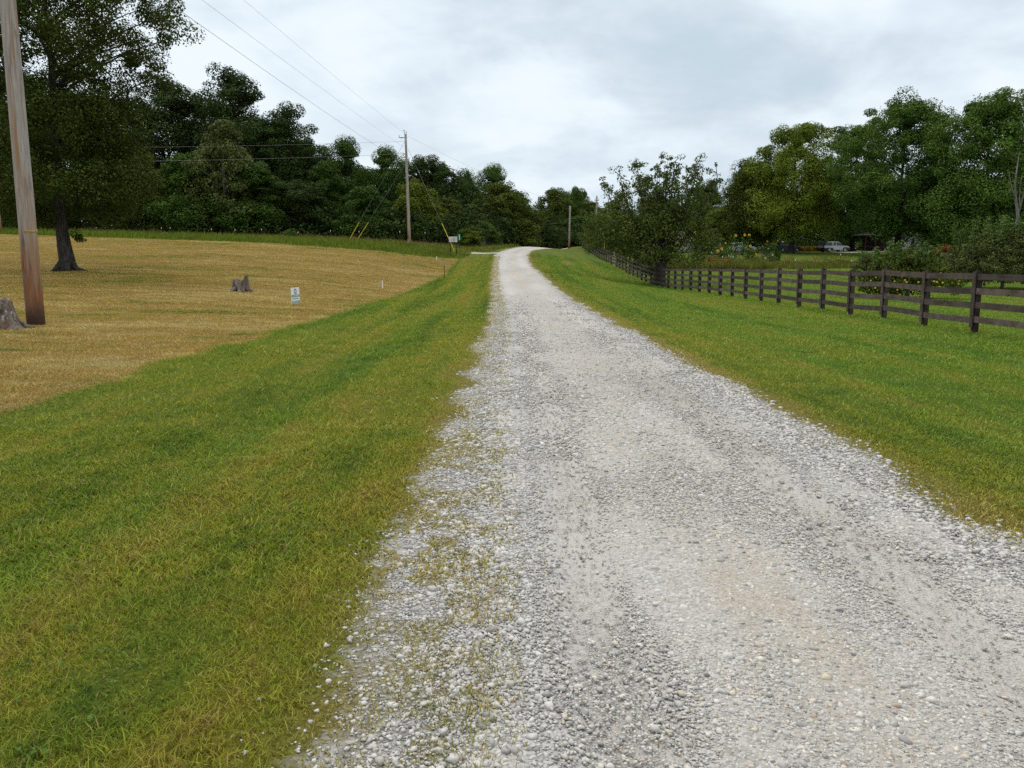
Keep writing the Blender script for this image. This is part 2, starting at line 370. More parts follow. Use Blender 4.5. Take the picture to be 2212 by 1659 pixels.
# ------------------------------------------------------------------ ground sheet
def axis(parts):
    a = [np.arange(p, q, d) for p, q, d in parts]; return np.concatenate(a)
gx = axis([(-1500, -300, 120), (-300, -100, 20), (-100, -30, 2.5), (-30, -9, .6), (-9, 14, .16), (14, 40, .8), (40, 100, 2.5), (100, 300, 20), (300, 1501, 120)])
gy = axis([(-200, -20, 20), (-20, 0, 1), (0, 26, .16), (26, 60, .4), (60, 140, .8), (140, 220, 4), (220, 600, 30), (600, 1801, 150)])
GX, GY = np.meshgrid(gx, gy); fx, fy = GX.ravel(), GY.ravel()
s_ = np.abs(fx-RC(fy))
fz = TZ(fx, fy)-.045*sstep(1.55, 1.15, s_)*(fy < 135)
nx, ny = len(gx), len(gy)
q = (np.arange(ny-1)[:, None]*nx+np.arange(nx-1)[None, :]).ravel()
zf = zones(fx, fy)
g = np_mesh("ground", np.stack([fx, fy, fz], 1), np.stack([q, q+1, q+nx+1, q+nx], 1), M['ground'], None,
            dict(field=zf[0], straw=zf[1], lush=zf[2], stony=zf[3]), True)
tag(g, kind='structure')

# gravel road: strip with ragged edges, slightly crowned
def strip(name, cxs, cys, half, cols, edge_n):
    tx = np.gradient(cxs); ty = np.gradient(cys); ln = np.hypot(tx, ty); nxv, nyv = ty/ln, -tx/ln
    along = np.concatenate([[0], np.cumsum(np.hypot(np.diff(cxs), np.diff(cys)))])
    u = np.linspace(-1, 1, cols)
    hl = half+edge_n*(fbm(along*1.6, along*0, 31)-.5)*2+edge_n*.6*(vnoise(along*6, along*0, 37)-.5)
    hr = half+edge_n*(fbm(along*1.6, along*0+9, 41)-.5)*2+edge_n*.6*(vnoise(along*6, along*0+9, 47)-.5)
    off = np.where(u[None, :] < 0, u[None, :]*hl[:, None], u[None, :]*hr[:, None])
    X = cxs[:, None]+off*nxv[:, None]; Y = cys[:, None]+off*nyv[:, None]
    Z = TZ(X, Y)+.012-.03*np.abs(u[None, :])**3+.012*(fbm(X*1.5, Y*.7, 51)-.5)
    Z = Z-.014*np.exp(-((off+.85)/.22)**2)-.014*np.exp(-((off-.8)/.22)**2)
    tr = np.exp(-((off+.85+.12*(vnoise(Y*.3, Y*0, 61)-.5))/.20)**2)+np.exp(-((off-.8)/.26)**2)
    br = np.exp(-((off-.0)/.55)**2)+.5*np.exp(-((off-1.3)/.3)**2)
    V = np.stack([X.ravel(), Y.ravel(), Z.ravel()], 1); n = len(cxs)
    q = (np.arange(n-1)[:, None]*cols+np.arange(cols-1)[None, :]).ravel()
    o = np_mesh(name, V, np.stack([q, q+1, q+cols+1, q+cols], 1), M['road'], None, dict(track=tr.ravel(), brown=br.ravel()), True)
    return tag(o, kind='structure')
ry = axis([(-12, 0, .5), (0, 30, .08), (30, 60, .2), (60, 136, .4)])
strip("gravel_road", RC(ry), ry, 1.52, 41, .24)
bt = np.linspace(0, 1, 60); bx = -1.0-bt*13; by = 96.5+bt*bt*4
bo = strip("side_lane", bx, by, 1.35, 9, .15); bo.location.z = .006

# ------------------------------------------------------------------ loose stones on the road
_t = (1+5**.5)/2
ICO = np.array([(-1, _t, 0), (1, _t, 0), (-1, -_t, 0), (1, -_t, 0), (0, -1, _t), (0, 1, _t), (0, -1, -_t), (0, 1, -_t), (_t, 0, -1), (_t, 0, 1), (-_t, 0, -1), (-_t, 0, 1)], float)
ICO /= np.linalg.norm(ICO[0])
ICF = np.array([(0, 11, 5), (0, 5, 1), (0, 1, 7), (0, 7, 10), (0, 10, 11), (1, 5, 9), (5, 11, 4), (11, 10, 2), (10, 7, 6), (7, 1, 8), (3, 9, 4), (3, 4, 2), (3, 2, 6), (3, 6, 8), (3, 8, 9), (4, 9, 5), (2, 4, 11), (6, 2, 10), (8, 6, 7), (9, 8, 1)])
OCT = np.array([(1, 0, 0), (0, 1, 0), (-1, 0, 0), (0, -1, 0), (0, 0, 1), (0, 0, -1)], float)
OCF = np.array([(0, 1, 4), (1, 2, 4), (2, 3, 4), (3, 0, 4), (1, 0, 5), (2, 1, 5), (3, 2, 5), (0, 3, 5)])
def stones():
    rng = np.random.default_rng(11); Vs, Fs, Rn = [], [], []; base = 0
    for (y0, y1, dens, d0, low) in ((1.9, 4.2, 8200, .0050, 0), (4.2, 7, 4800, .0064, 0), (7, 12, 2100, .0090, 0), (12, 20, 700, .0135, 1), (20, 46, 190, .019, 1)):
        n = int((y1-y0)*5.6*dens); y = rng.uniform(y0, y1, n); s = rng.uniform(-3.0, 2.6, n)
        tr = (np.exp(-((s+.85)/.24)**2)+np.exp(-((s-.8)/.28)**2))*(.35+1.1*sstep(.35, .62, fbm(s*1.5, y*.7, 74)))
        p = 1-.62*np.clip(tr, 0, 1); mid = np.exp(-(s/.5)**2); p *= 1-.25*mid
        L = s < -1.35; Rr = s > 1.5; gl, gr = margins(RC(y)+s, y, s)
        r_side = np.where((s < -1.5), .78, 1); cl = fbm(s*2.2, y*1.6, 71)
        p = np.where(L, (.25+.75*sstep(-2.1, -1.4, s))*gl*sstep(.3, .52, cl+.22*sstep(-2.1, -1.5, s)), p)
        p = np.where(Rr, gr*(.3+.7*sstep(2.0, 1.5, s))*sstep(.3, .55, cl+.15), p)
        p = p*(.6+.7*fbm(s*1.1, y*.5, 73))*sstep(44, 24, y)
        k = rng.random(n) < p; s, y = s[k], y[k]; n = len(s); tr = tr[k]; r_side = r_side[k]
        x = RC(y)+s
        side = np.clip((np.abs(s)-.95)/.5, 0, 1)
        r = d0*np.exp(rng.normal(0, .46, n))*(1+.45*side)*(1-.3*np.clip(tr, 0, 1))*r_side
        bigk = rng.random(n) < .010; r = np.where(bigk, r*2.2, r); r = np.minimum(r, .024+.0006*y)
        B, Fc = (OCT, OCF) if low else (ICO, ICF); nb = len(B)
        P = B[None]*rng.uniform(.55, 1.3, (n, nb, 1))*(r[:, None, None]*np.stack([rng.uniform(.9, 1.5, n), rng.uniform(.75, 1.1, n), rng.uniform(.4, .75, n)], 1)[:, None, :])
        a = rng.uniform(0, 2*np.pi, n); ca, sa = np.cos(a)[:, None], np.sin(a)[:, None]
        tl = rng.normal(0, .3, n); ct, stt = np.cos(tl)[:, None], np.sin(tl)[:, None]
        X, Yy, Zz = P[:, :, 0], P[:, :, 1], P[:, :, 2]
        X, Zz = X*ct-Zz*stt, X*stt+Zz*ct; X, Yy = X*ca-Yy*sa, X*sa+Yy*ca
        sa_ = np.abs(s); z = TZ(x, y)+np.maximum(np.where(sa_ < 1.5, .010-.03*np.clip(sa_/1.55, 0, 1)**3, -1), .002-.045*sstep(1.55, 1.15, sa_))
        V = np.stack([X+x[:, None], Yy+y[:, None], Zz+z[:, None]+r[:, None]*.02], 2).reshape(-1, 3)
        Vs.append(V); Fs.append((Fc[None]+(np.arange(n)*nb)[:, None, None]+base).reshape(-1, 3)); base += n*nb
        col = rng.random(n); col = np.where((side > .3) & (col > .80), col*.8, col); Rn.append(np.repeat(col, nb))
    o = np_mesh("loose_gravel", np.concatenate(Vs), np.concatenate(Fs), M['stone'], None, dict(rnd=np.concatenate(Rn)))
    tag(o, "loose grey and tan gravel stones strewn over the driveway", "gravel", kind='stuff')
stones()

# ------------------------------------------------------------------ mown grass
def blades(name, x, y, h, w, rng, seg, lean=.5, extra=None):
    n = len(x); z = TZ(x, y); a = rng.uniform(0, 2*np.pi, n); ux, uy = np.cos(a), np.sin(a)
    b = rng.uniform(0, 2*np.pi, n); ln = h*np.abs(rng.normal(lean, .32, n)); lx, ly = np.cos(b)*ln, np.sin(b)*ln
    P = lambda k, t: np.stack([x+ux*w*k+lx*t*t, y+uy*w*k+ly*t*t, z-.006+h*t*(1-.18*t)], 1)
    if seg == 1:
        V = np.stack([P(-.5, 0), P(.5, 0), P(0, 1)], 1).reshape(-1, 3); nb = 3; Fc = [np.array([[0, 1, 2]])]
    else:
        V = np.stack([P(-.5, 0), P(.5, 0), P(.42, .55), P(-.42, .55), P(0, 1)], 1).reshape(-1, 3); nb = 5
        Fc = [np.array([[0, 1, 2, 3]]), np.array([[3, 2, 4]])]
    return V, [(f[None]+(np.arange(n)*nb)[:, None, None]).reshape(-1, f.shape[1]) for f in Fc], nb
def lawn():
    rng = np.random.default_rng(21); V0, F3, F4, A, base = [], [], [], [[], [], [], [], []], 0
    for (y0, y1, seg) in ((1.2, 4, 2), (4, 8, 2), (8, 14, 1), (14, 24, 1), (24, 40, 1), (40, 62, 1), (62, 95, 1)):
        ym = (y0+y1)/2; w0 = max(.0044, ym/800*1.05)
        h0 = .037 if ym < 9 else .042
        xl, xr = -.70*y1-2.8, .70*y1+2.8
        area = (xr-xl)*(y1-y0); dens = 11500 if ym < 4 else (7500 if ym < 8 else 1.05/(w0*h0)*.8)
        n = int(area*dens); x = rng.uniform(xl, xr, n); y = rng.uniform(y0, y1, n)
        k = np.abs(x) < .67*y+2.6; x, y = x[k], y[k]
        s = x-RC(y); fld, straw, lush, stony = zones(x, y)
        cl = fbm(x*5, y*5, 91); cl2 = fbm(x*1.2, y*1.0, 93)
        p = np.ones(len(x))
        p = np.where((s > -1.48) & (s < 1.5), (.004+.05*sstep(.62, .78, cl)*np.exp(-(s/.4)**2))*(y < 14), p)
        gl, gr = margins(x, y, s); tuft = sstep(.44, .56, cl)
        tan_ = sstep(.36, .50, cl)*(.10+.80*sstep(-1.2, -1.75, s)); p = np.where(s <= -1.2, np.maximum(np.where(s < -1.48, 1-gl, 0), tan_), p)
        p = np.where(s >= 1.5, np.maximum(1-gr, tuft*(.1+.5*sstep(1.5, 2.0, s))), p)
        p = p*(.72+.4*sstep(.3, .6, cl))
        yf = np.interp(x, [-60, -30, -11, -5.5, 0], [86, 85, 82, 87, 90]); p = np.where((y > yf+2) & (s < 0), 0, p)
        k = rng.random(len(x)) < p; x, y, s = x[k], y[k], s[k]; fld, straw, lush, stony, cl, cl2 = (q[k] for q in (fld, straw, lush, stony, cl, cl2)); n = len(x)
        h = h0*(.55+.9*rng.random(n))*(.42+1.15*cl2)*np.where(straw > .4, .62, 1)*np.where(fld > .5, .8, 1)*(1+.35*np.clip(lush, 0, 1)*(s < 0))
        w = w0*(.7+.7*rng.random(n)); tall_ = rng.random(n) < .015; h = np.where(tall_ & (y < 20), h*1.7, h); h = np.where(np.abs(x-11.27) < .2, h*(1.2+1.3*rng.random(n)), h)
        V, Fc, nb = blades("", x, y, h, w, rng, seg, .75)
        V0.append(V)
        for f in Fc: (F3 if f.shape[1] == 3 else F4).append(f+base)
        base += n*nb
        for lst, v in zip(A, (fld, straw, lush, stony, .5+(rng.random(n)-.5)*np.interp(y, [6, 14, 40], [1, .62, .42]))): lst.append(np.repeat(v, nb))
    A = [np.concatenate(a) for a in A]
    o = np_mesh("mown_grass", np.concatenate(V0), [np.concatenate(F4), np.concatenate(F3)], M['blade'], None,
                dict(field=A[0], straw=A[1], lush=A[2], stony=A[3], rnd=A[4]))
    tag(o, "short mown grass of the verges, lawn and tan field", "grass", kind='stuff')
lawn()

def clover():
    rng = np.random.default_rng(29); n = 9000; y = rng.uniform(1.9, 11, n); x = rng.uniform(-.68*12, .68*12, n); s = x-RC(y)
    k = (np.abs(x) < .67*y+.6) & ((s < -1.9) | (s > 1.9)) & (fbm(x*1.7, y*1.7, 97) > .50); x, y = x[k], y[k]; n = len(x)
    C = np.stack([x, y, TZ(x, y)+.022+.02*rng.random(n)], 1)
    o = leaf_mesh("broad_leaf_weeds", C, np.full(n, .015), 4, .017, rng, M['leaf_lite'], None, 1.6, .5); tag(o, "clover and broad leaved weeds low in the verge grass", "weeds", kind='stuff')
def stalks(name, x, y, h, w, mat, label, cat, seed, lean=.3, rnd=None):
    rng = np.random.default_rng(seed); V, Fc, nb = blades("", x, y, h, w, rng, 2, lean)
    o = np_mesh(name, V, Fc, mat, None, dict(rnd=np.repeat(rng.random(len(x)) if rnd is None else rnd, nb)))
    return tag(o, label, cat, kind='stuff')
rng = np.random.default_rng(33)
n = 64000; x = rng.uniform(-72, 12, n); y = rng.uniform(82, 122, n); s = x-RC(y)
yf = np.interp(x, [-60, -30, -11, -5.5, -3], [86, 85, 82, 87, 93])
hide = (x > -4.9) & (y < 98.6)
k = (y > yf+.5*vnoise(x*.8, y*0, 3)) & (s < -3.0) & ~hide & (y < 108+.0*x+np.where(x > -8, 10, 0)); x, y = x[k], y[k]
hh = (.35+.55*fbm(x*.25, y*.4, 5))*(.7+.6*rng.random(len(x)))*np.where(x > -7, .62, 1)*(.6+.4*sstep(0, 3, y-np.interp(x, [-60, -30, -11, -5.5, -3], [86, 85, 82, 87, 93])))
stalks("tall_grass", x, y, hh*1.15, .035+.05*rng.random(len(x)), M['tall'], "uncut green grass strip between the tan field and the woods", "grass", 34)
k = rng.random(len(x)) < .20*sstep(90, 100, y); stalks("seed_heads", x[k], y[k], hh[k]*1.55, .03+.03*rng.random(k.sum()), M['seed'], "brownish seed heads rising out of the uncut grass strip", "grass", 35)

# ------------------------------------------------------------------ trees
def leaf_mesh(name, C, rad, m, size, rng, mat, parent, up=.45, flat=.78, shell=.62, fold=.14):
    N = len(C); idx = np.repeat(np.arange(N), m); n = len(idx)
    d = rng.normal(size=(n, 3)); d /= np.linalg.norm(d, axis=1)[:, None]
    rr = rad[idx]*(shell+(1.08-shell)*rng.random(n)**.6)
    sq = rng.uniform(.65, 1.3, (N, 3))*np.array([1, 1, flat]); pos = C[idx]+d*rr[:, None]*sq[idx]+rng.normal(size=(n, 3))*rad[idx][:, None]*.07
    nn = d*.85+rng.normal(size=(n, 3))*.42+np.array([0, 0, up]); nn /= np.linalg.norm(nn, axis=1)[:, None]
    tv = np.cross(nn, rng.normal(size=(n, 3))); tv /= np.linalg.norm(tv, axis=1)[:, None]; bv = np.cross(nn, tv)
    L = (size*(.55+.9*rng.random(n)))[:, None]; W = L*(.5+.35*rng.random(n))[:, None]
    V = np.stack([pos-tv*L*.5, pos+bv*W*.5+nn*L*fold, pos+tv*L*.5, pos-bv*W*.5+nn*L*fold*.6], 1).reshape(-1, 3)
    Fc = np.arange(n*4).reshape(-1, 4)
    return np_mesh(name, V, Fc, mat, parent, dict(rnd=np.repeat(np.clip(rng.normal(.45, .25, n), 0, 1), 4)))
def bez(a, b, c, k=5): return [a*(1-t)**2+b*2*t*(1-t)+c*t*t for t in [i/(k-1) for i in range(k)]]
def make_tree(root, seed, H, Rr, hb, prof, nclu, m, lsize, crad, leaf, bark, tr=.3, limbs=14, lump=.35, flare=1.6, out=(.25, 1), up=.45, low=0, limb_r=.35):
    """trunk with limbs and a crown of leaf clumps spread through an uneven envelope"""
    rng = np.random.default_rng(seed); mb = MB()
    wob = rng.normal(0, .005*H, (6, 2)); wob[0] = 0
    zt = np.linspace(0, H*.86, 6)
    axis_ = lambda z: np.array([np.interp(z, zt, wob[:, 0]), np.interp(z, zt, wob[:, 1])])
    pts = [(0, 0, -.4), (0, 0, .12), (0, 0, .55), (axis_(1.4)[0], axis_(1.4)[1], 1.4)]; rad = [tr*flare*1.25, tr*flare, tr*1.15, tr]
    for z in np.linspace(2.2, H*.86, 9): a = axis_(z); pts.append((a[0], a[1], z)); rad.append(max(.03, tr*(1-.93*(z/(H*.86))**.9)))
    mb.tube(pts, rad, 10)
    u = rng.random(nclu*8); zfr = rng.random(nclu*8); pr = np.interp(zfr, [p[0] for p in prof], [p[1] for p in prof])
    k = u < (pr/max(p[1] for p in prof))**1.2*.95+.09; zfr, pr = zfr[k][:nclu], pr[k][:nclu]; n = len(zfr)
    ph = rng.uniform(0, 2*np.pi, n)
    lum = 1+lump*(2*vnoise(ph*1.3+seed, zfr*4.5, seed)-1)
    rr = Rr*pr*lum*np.sqrt(rng.uniform(out[0], out[1], n))
    z = hb+(H-hb)*zfr*(1+.06*rng.normal(size=n)); z = np.minimum(z, H*1.0)-crad*.6*(zfr > .9)
    ax = np.array([axis_(q) for q in z])
    C = np.stack([ax[:, 0]+rr*np.cos(ph), ax[:, 1]+rr*np.sin(ph), z], 1)
    cr = crad*(.65+.7*rng.random(n))*(1-.3*zfr)
    zt_ = np.array([.80, .86, .91])*H; at_ = np.array([axis_(q) for q in zt_]); C = np.concatenate([C, np.column_stack([at_+rng.normal(0, .25, (3, 2)), zt_])]); cr = np.concatenate([cr, crad*np.array([.9, .75, .6])]); rr = np.concatenate([rr, [0, 0, 0]]); n += 3
    dd = np.linalg.norm(C[:, None]-C[None], axis=2)+np.eye(n)*99; kp = np.sort(dd, 1)[:, 1] < crad*1.75; C, cr, rr = C[kp], cr[kp], rr[kp]; n = len(C)
    order = np.argsort(-rr)[:max(limbs*3, 1)]; rng.shuffle(order)
    for i in order[:limbs]:
        c = Vector(C[i]); hz = max(1.2, c.z-np.hypot(c.x, c.y)*(.45+.4*rng.random())); hz = min(hz, H*.8)
        a = axis_(hz); st = Vector((a[0], a[1], hz)); md = st.lerp(c, .5)+Vector((0, 0, .12*(c-st).length))
        r0 = max(.04, tr*limb_r*(1-.6*hz/H)); mb.tube(bez(st, md, c, 6), [r0, r0*.82, r0*.62, r0*.45, r0*.28, .02], 6)
        for j in range(2):
            e = Vector(C[rng.integers(n)]); 
            if (e-c).length < Rr*.7: mb.tube(bez(md, md.lerp(e, .5)+Vector((0, 0, .3)), e, 5), [r0*.5, r0*.4, r0*.28, r0*.18, .015], 5)
    mb.build("trunk", bark, root, smooth=True)
    leaf_mesh("crown", C, cr, m, lsize, rng, leaf, root, up)
    return root

clover()
ROUND = [(0, .45), (.15, .85), (.4, 1), (.65, .88), (.85, .58), (1, .15)]
TALLP = [(0, .55), (.2, .9), (.45, 1), (.7, .8), (.88, .5), (1, .12)]
SPREAD = [(0, .6), (.2, 1), (.45, .95), (.7, .75), (.88, .5), (1, .2)]
BUSHY = [(0, .9), (.25, 1), (.55, .85), (.8, .55), (1, .12)]
protos = {}
def forest_proto(key, seed, H, Rr, hb, prof, nclu, m, ls, cr, leaf, bark, **kw):
    protos[key] = dict(args=(seed, H, Rr, hb, prof, nclu, m, ls, cr, M[leaf], M[bark]), kw=kw, H=H, R=Rr, obj=None)
forest_proto('dark_a', 101, 22, 5.2, 4.0, TALLP, 105, 430, .24, 1.75, 'leaf_dark', 'bark', lump=.42, out=(.06, 1))
forest_proto('dark_b', 102, 20, 4.6, 2.5, ROUND, 100, 420, .24, 1.65, 'leaf_dark', 'bark', lump=.42, out=(.06, 1))
forest_proto('mid_a', 103, 18, 5.0, 2.0, ROUND, 105, 420, .24, 1.65, 'leaf_mid', 'bark', lump=.42, out=(.06, 1))
forest_proto('mid_b', 104, 14, 4.4, .8, BUSHY, 110, 380, .23, 1.4, 'leaf_mid', 'bark', lump=.42, out=(.06, 1))
forest_proto('olive', 105, 12, 4.4, .6, BUSHY, 120, 350, .21, 1.25, 'leaf_olive', 'bark_grey', lump=.3, out=(.06, 1))
forest_proto('yel', 106, 11, 3.6, .6, BUSHY, 110, 340, .21, 1.15, 'leaf_yel', 'bark', lump=.42, out=(.06, 1))
forest_proto('grey', 107, 10, 4.0, .5, BUSHY, 150, 240, .19, .95, 'leaf_gry', 'bark_grey', lump=.3, out=(.06, 1))
forest_proto('lite', 108, 6, 2.6, .3, BUSHY, 90, 120, .18, .65, 'leaf_lite', 'bark_grey', lump=.4)
def forest_tree(key, px, ptop, Y, wpx, label, group, name="forest_tree", cat="tree"):
    p = protos[key]; top = at(px, ptop, Y); gz = tz(top.x, Y); H = top.z-gz; Rr = wpx/2/F*Y
    if p['obj'] is None:
        o = thing(name, label, cat, (top.x, Y, gz-.1), random.uniform(0, 6.28), group); make_tree(o, *p['args'], **p['kw']); p['obj'] = o
    else:
        o = copy_tree(p['obj']); o.name = name; o.location = (top.x, Y, gz-.1); o.rotation_euler.z = random.uniform(0, 6.28); tag(o, label, cat, group)
    sx = Rr/p['R']*(1.18 if key.startswith('dark') else 1.0); o.scale = (sx, sx, H/p['H']*1.0)
    return o
GL = "trees of the dark woods on the left"
FT = [
 ('dark_b', 30, 120, 118, 170, "dark woods tree behind the leaning grey pole at the left edge"),
 ('mid_a', 175, 190, 112, 170, "dark green woods tree right behind the big oak trunk"),
 ('dark_a', 268, 215, 125, 150, "woods tree peeping out between the oak crown and the skyline trees"),
 ('dark_a', 350, 158, 122, 165, "broad flat topped dark tree at the left end of the skyline"),
 ('dark_b', 430, 185, 128, 130, "dark skyline tree between the flat topped one and the tallest double tip"),
 ('dark_a', 492, 138, 120, 150, "tallest skyline tree of the woods, with a double tip"),
 ('dark_b', 560, 235, 116, 130, "dark skyline tree on the right shoulder of the tallest one"),
 ('dark_a', 622, 222, 120, 130, "tall pointed dark tree where the skyline begins to fall"),
 ('dark_b', 668, 285, 124, 95, "ragged dark tree at the step down of the skyline"),
 ('mid_a', 745, 292, 122, 110, "round headed tree standing alone above the low gap in the skyline"),
 ('mid_b', 702, 345, 114, 120, "mid height bushy tree under the gap in the skyline"),
 ('mid_a', 835, 315, 125, 105, "twin topped tree just left of the tall middle utility pole"),
 ('dark_b', 902, 322, 128, 95, "tree showing just right of the middle utility pole top"),
 ('dark_b', 950, 338, 132, 105, "dark tree with a rounded head right of the middle utility pole"),
 ('mid_b', 1008, 368, 138, 90, "smaller cone shaped tree left of the lone umbrella headed one"),
 ('mid_a', 1065, 352, 145, 95, "lone umbrella headed tree near the right end of the woods"),
 ('olive', 1085, 392, 128, 150, "broad rounded olive tree above the road bend"),
 ('grey', 478, 258, 106, 180, "feathery olive tree standing low in front of the dark woods"),
 ('olive', 300, 330, 103, 150, "olive tree under the right side of the big oak crown"),
 ('mid_b', 395, 330, 104, 150, "bushy green tree between the oak and the feathery olive tree"),
 ('mid_b', 560, 350, 106, 140, "bushy green tree right of the feathery olive tree"),
 ('dark_b', 640, 380, 108, 130, "dark low tree in front of the falling skyline"),
 ('mid_b', 795, 400, 109, 120, "dark low bushy tree behind the two yellow guy guards"),
 ('yel', 895, 378, 112, 100, "yellow green tree right behind the middle utility pole"),
 ('olive', 965, 425, 116, 110, "low olive tree behind the single yellow guy guard"),
 ('grey', 1020, 440, 122, 100, "greyish low tree above the white board by the grass"),
 ('dark_b', 1135, 440, 140, 110, "dark low tree left of the bend, next to the road crest"),
 ('mid_b', 1120, 415, 165, 100, "tree filling the low skyline left of the road bend"),
 ('olive', 1195, 404, 172, 110, "rounded tree on the skyline straight above the road bend"),
 ('mid_b', 1245, 402, 180, 70, "slim pale topped tree just right of the far short pole"),
 ('dark_b', 1180, 470, 150, 110, "dark tree filling the hollow behind the road crest"),
 ('mid_b', 1250, 465, 158, 110, "dark bushy tree right behind the far short pole"),
 ('lite', 1045, 478, 114, 70, "small fresh green sapling at the foot of the woods by the lane"),
 ('yel', 1010, 490, 110, 60, "small yellowing bush at the foot of the woods behind the green marker"),
 ('lite', 628, 492, 98, 36, "little pale bush in the uncut grass left of the yellow guards"),
 ('mid_b', 80, 330, 100, 190, "bushy tree in the shade behind the leaning pole and oak"),
 ('mid_b', -60, 300, 104, 190, "bushy tree at the extreme left edge behind the sliver of pole"),
 ('dark_a', -80, 100, 126, 190, "tall dark tree cut off by the left edge"),
 ('dark_b', 590, 278, 130, 170, "woods tree filling the wall between the tallest tree and the pointed one"),
 ('dark_a', 690, 335, 124, 150, "woods tree filling the dip at the step down of the skyline"),
 ('dark_b', 775, 345, 128, 140, "dark woods tree behind the round headed one over the skyline gap"),
 ('dark_a', 862, 362, 132, 140, "dark woods tree filling the wall left behind the middle pole"),
 ('dark_b', 932, 372, 136, 140, "dark woods tree filling the wall right behind the middle pole"),
 ('dark_a', 1015, 398, 142, 140, "dark woods tree filling the wall under the cone shaped tree"),
]
for a in FT: forest_tree(*a[:5], a[5], GL)
GR = "background trees on the right"
FR = [
 ('olive', 1330, 430, 118, 110, "low olive tree behind the fence left of the wispy tree"),
 ('grey', 1296, 462, 142, 60, "greyish bush hugging the far fence run"),
 ('mid_b', 1420, 420, 150, 140, "green tree hidden behind the wispy topped tree"),
 ('mid_b', 1535, 388, 165, 100, "green tree peeping over the right side of the wispy tree"),
 ('yel', 1560, 440, 150, 90, "yellow green tree between the wispy tree and the right oaks"),
 ('mid_a', 1505, 430, 158, 110, "mid green tree above the brown roofed house"),
 ('grey', 1540, 492, 128, 62, "grey green shrub right of the brown roofed house"),
 ('mid_b', 1620, 470, 168, 110, "dark bushy tree behind the sunflowers"),
 ('dark_b', 1690, 400, 185, 150, "dark tree behind the dark parked car"),
 ('mid_b', 1790, 480, 172, 130, "dark bushy tree behind the silver pickup"),
 ('yel', 1890, 498, 160, 70, "yellow green bush between the pickup and the pavilion"),
 ('dark_b', 1890, 380, 190, 160, "dark tree closing the gap behind the middle right oak"),
 ('dark_b', 2010, 360, 180, 160, "dark tree behind the pale house"),
 ('mid_b', 2060, 430, 140, 150, "bushy green tree right of the pale house"),
 ('mid_a', 2200, 330, 135, 170, "green tree at the right edge behind the vine hung snag"),
 ('mid_b', 1222, 412, 186, 120, "low tree filling the skyline straight behind the far short pole"),
 ('olive', 1278, 432, 172, 100, "low olive tree on the skyline left of the wispy tree"),
]
for a in FR: forest_tree(*a[:5], a[5], GR, "background_tree")

# big oak on the left field
po = gnd(147, 46, 585); oak = thing("oak_tree", "big dark oak standing in the tan field, its crown cut off by the frame top", "tree", po)
make_tree(oak, 301, 21, 6.5, 3.1, [(0, .35), (.08, .8), (.24, .9), (.36, .66), (.46, .82), (.62, .95), (.8, .8), (1, .3)], 600, 300, .13, .95, M['leaf_oak'], M['bark_oak'], tr=.38, limbs=16, lump=.3, flare=1.2, out=(.04, 1), limb_r=.36)
rg = np.random.default_rng(302); mbt = MB()
for k_, (a_, l_) in enumerate(((-.25, 1.5), (2.6, .8), (3.9, .9), (5.2, .9))):
    mbt.tube([(.3*math.cos(a_), .3*math.sin(a_), .45), (.65*math.cos(a_), .65*math.sin(a_), .10), (l_*math.cos(a_), l_*math.sin(a_), -.08)], [.22, .14, .05], 7)
mbt.build("root", M['bark_oak'], oak, smooth=True)
sp = np.array([[.72, -.2, 2.05], [.86, -.22, 1.9], [1.0, -.25, 1.75]]); leaf_mesh("sprout", sp, np.array([.30, .28, .24]), 70, .13, rg, M['leaf_oak'], oak)

# wispy tree behind the fence
pw = gnd(1424, 64, 578); wt = thing("wispy_tree", "dark multi stemmed tree with sparse upright top behind the fence dip", "tree", pw)
rg = np.random.default_rng(311); mbw = MB(); Cw, rw = [], []
mbw.tube([(0, 0, -.5), (0, 0, .1), (.05, 0, .9), (.1, 0, 1.9)], [.75, .6, .46, .5], 10)
for k_ in range(24):
    a_ = k_/24*6.283+rg.normal(0, .2); sp_ = rg.uniform(2.2, 5.0) if k_ % 3 else rg.uniform(.2, 2.0); hh_ = 10.7-.36*sp_-rg.uniform(0, 2.3)
    e = Vector((math.cos(a_)*sp_, math.sin(a_)*sp_*.8, hh_)); st = Vector((.1, 0, 1.4+rg.random()*.6)); md = Vector((e.x*.7, e.y*.7, 3.9+rg.random()))
    P_ = bez(st, md, e, 9); mbw.tube(P_, [.2, .17, .14, .11, .085, .065, .045, .03, .012], 6)
    for i_ in range(4, 9):
        f_ = i_/8
        for q_ in range(5):
            j_ = np.clip(rg.normal(0, .5, 3), -.75, .75)*(1.3-f_*.6)*np.array([1, 1, 1.1]); c_ = np.array(P_[i_])+j_; Cw.append(c_); rw.append((.52-.22*f_)*(.5+.9*rg.random()))
            if f_ > .5: mbw.tube([P_[i_], P_[i_].lerp(Vector(c_), .6)+Vector((0, 0, .05)), c_], [.03, .02, .008], 4)
for _ in range(110):
    a_ = rg.uniform(0, 6.283); r_ = 4.3*math.sqrt(rg.random()); Cw.append(np.array([math.cos(a_)*r_, math.sin(a_)*r_*.8, rg.uniform(4.8, 8.3)-.22*r_])); rw.append(rg.uniform(.25, .55))
nup = len(Cw)
for _ in range(230):
    a_ = rg.uniform(0, 6.283); r_ = 5.0*math.sqrt(rg.uniform(.04, 1)); X_ = math.cos(a_)*r_-.9; Cw.append(np.array([X_, math.sin(a_)*r_*.8, rg.uniform((1.75 if abs(X_) < 2.2 else 2.2)+max(0, -X_-.3)*.22, 5.5)-.05*r_])); rw.append(rg.uniform(.5, .95))
mbw.build("trunk", M['bark_oak'], wt, smooth=True)
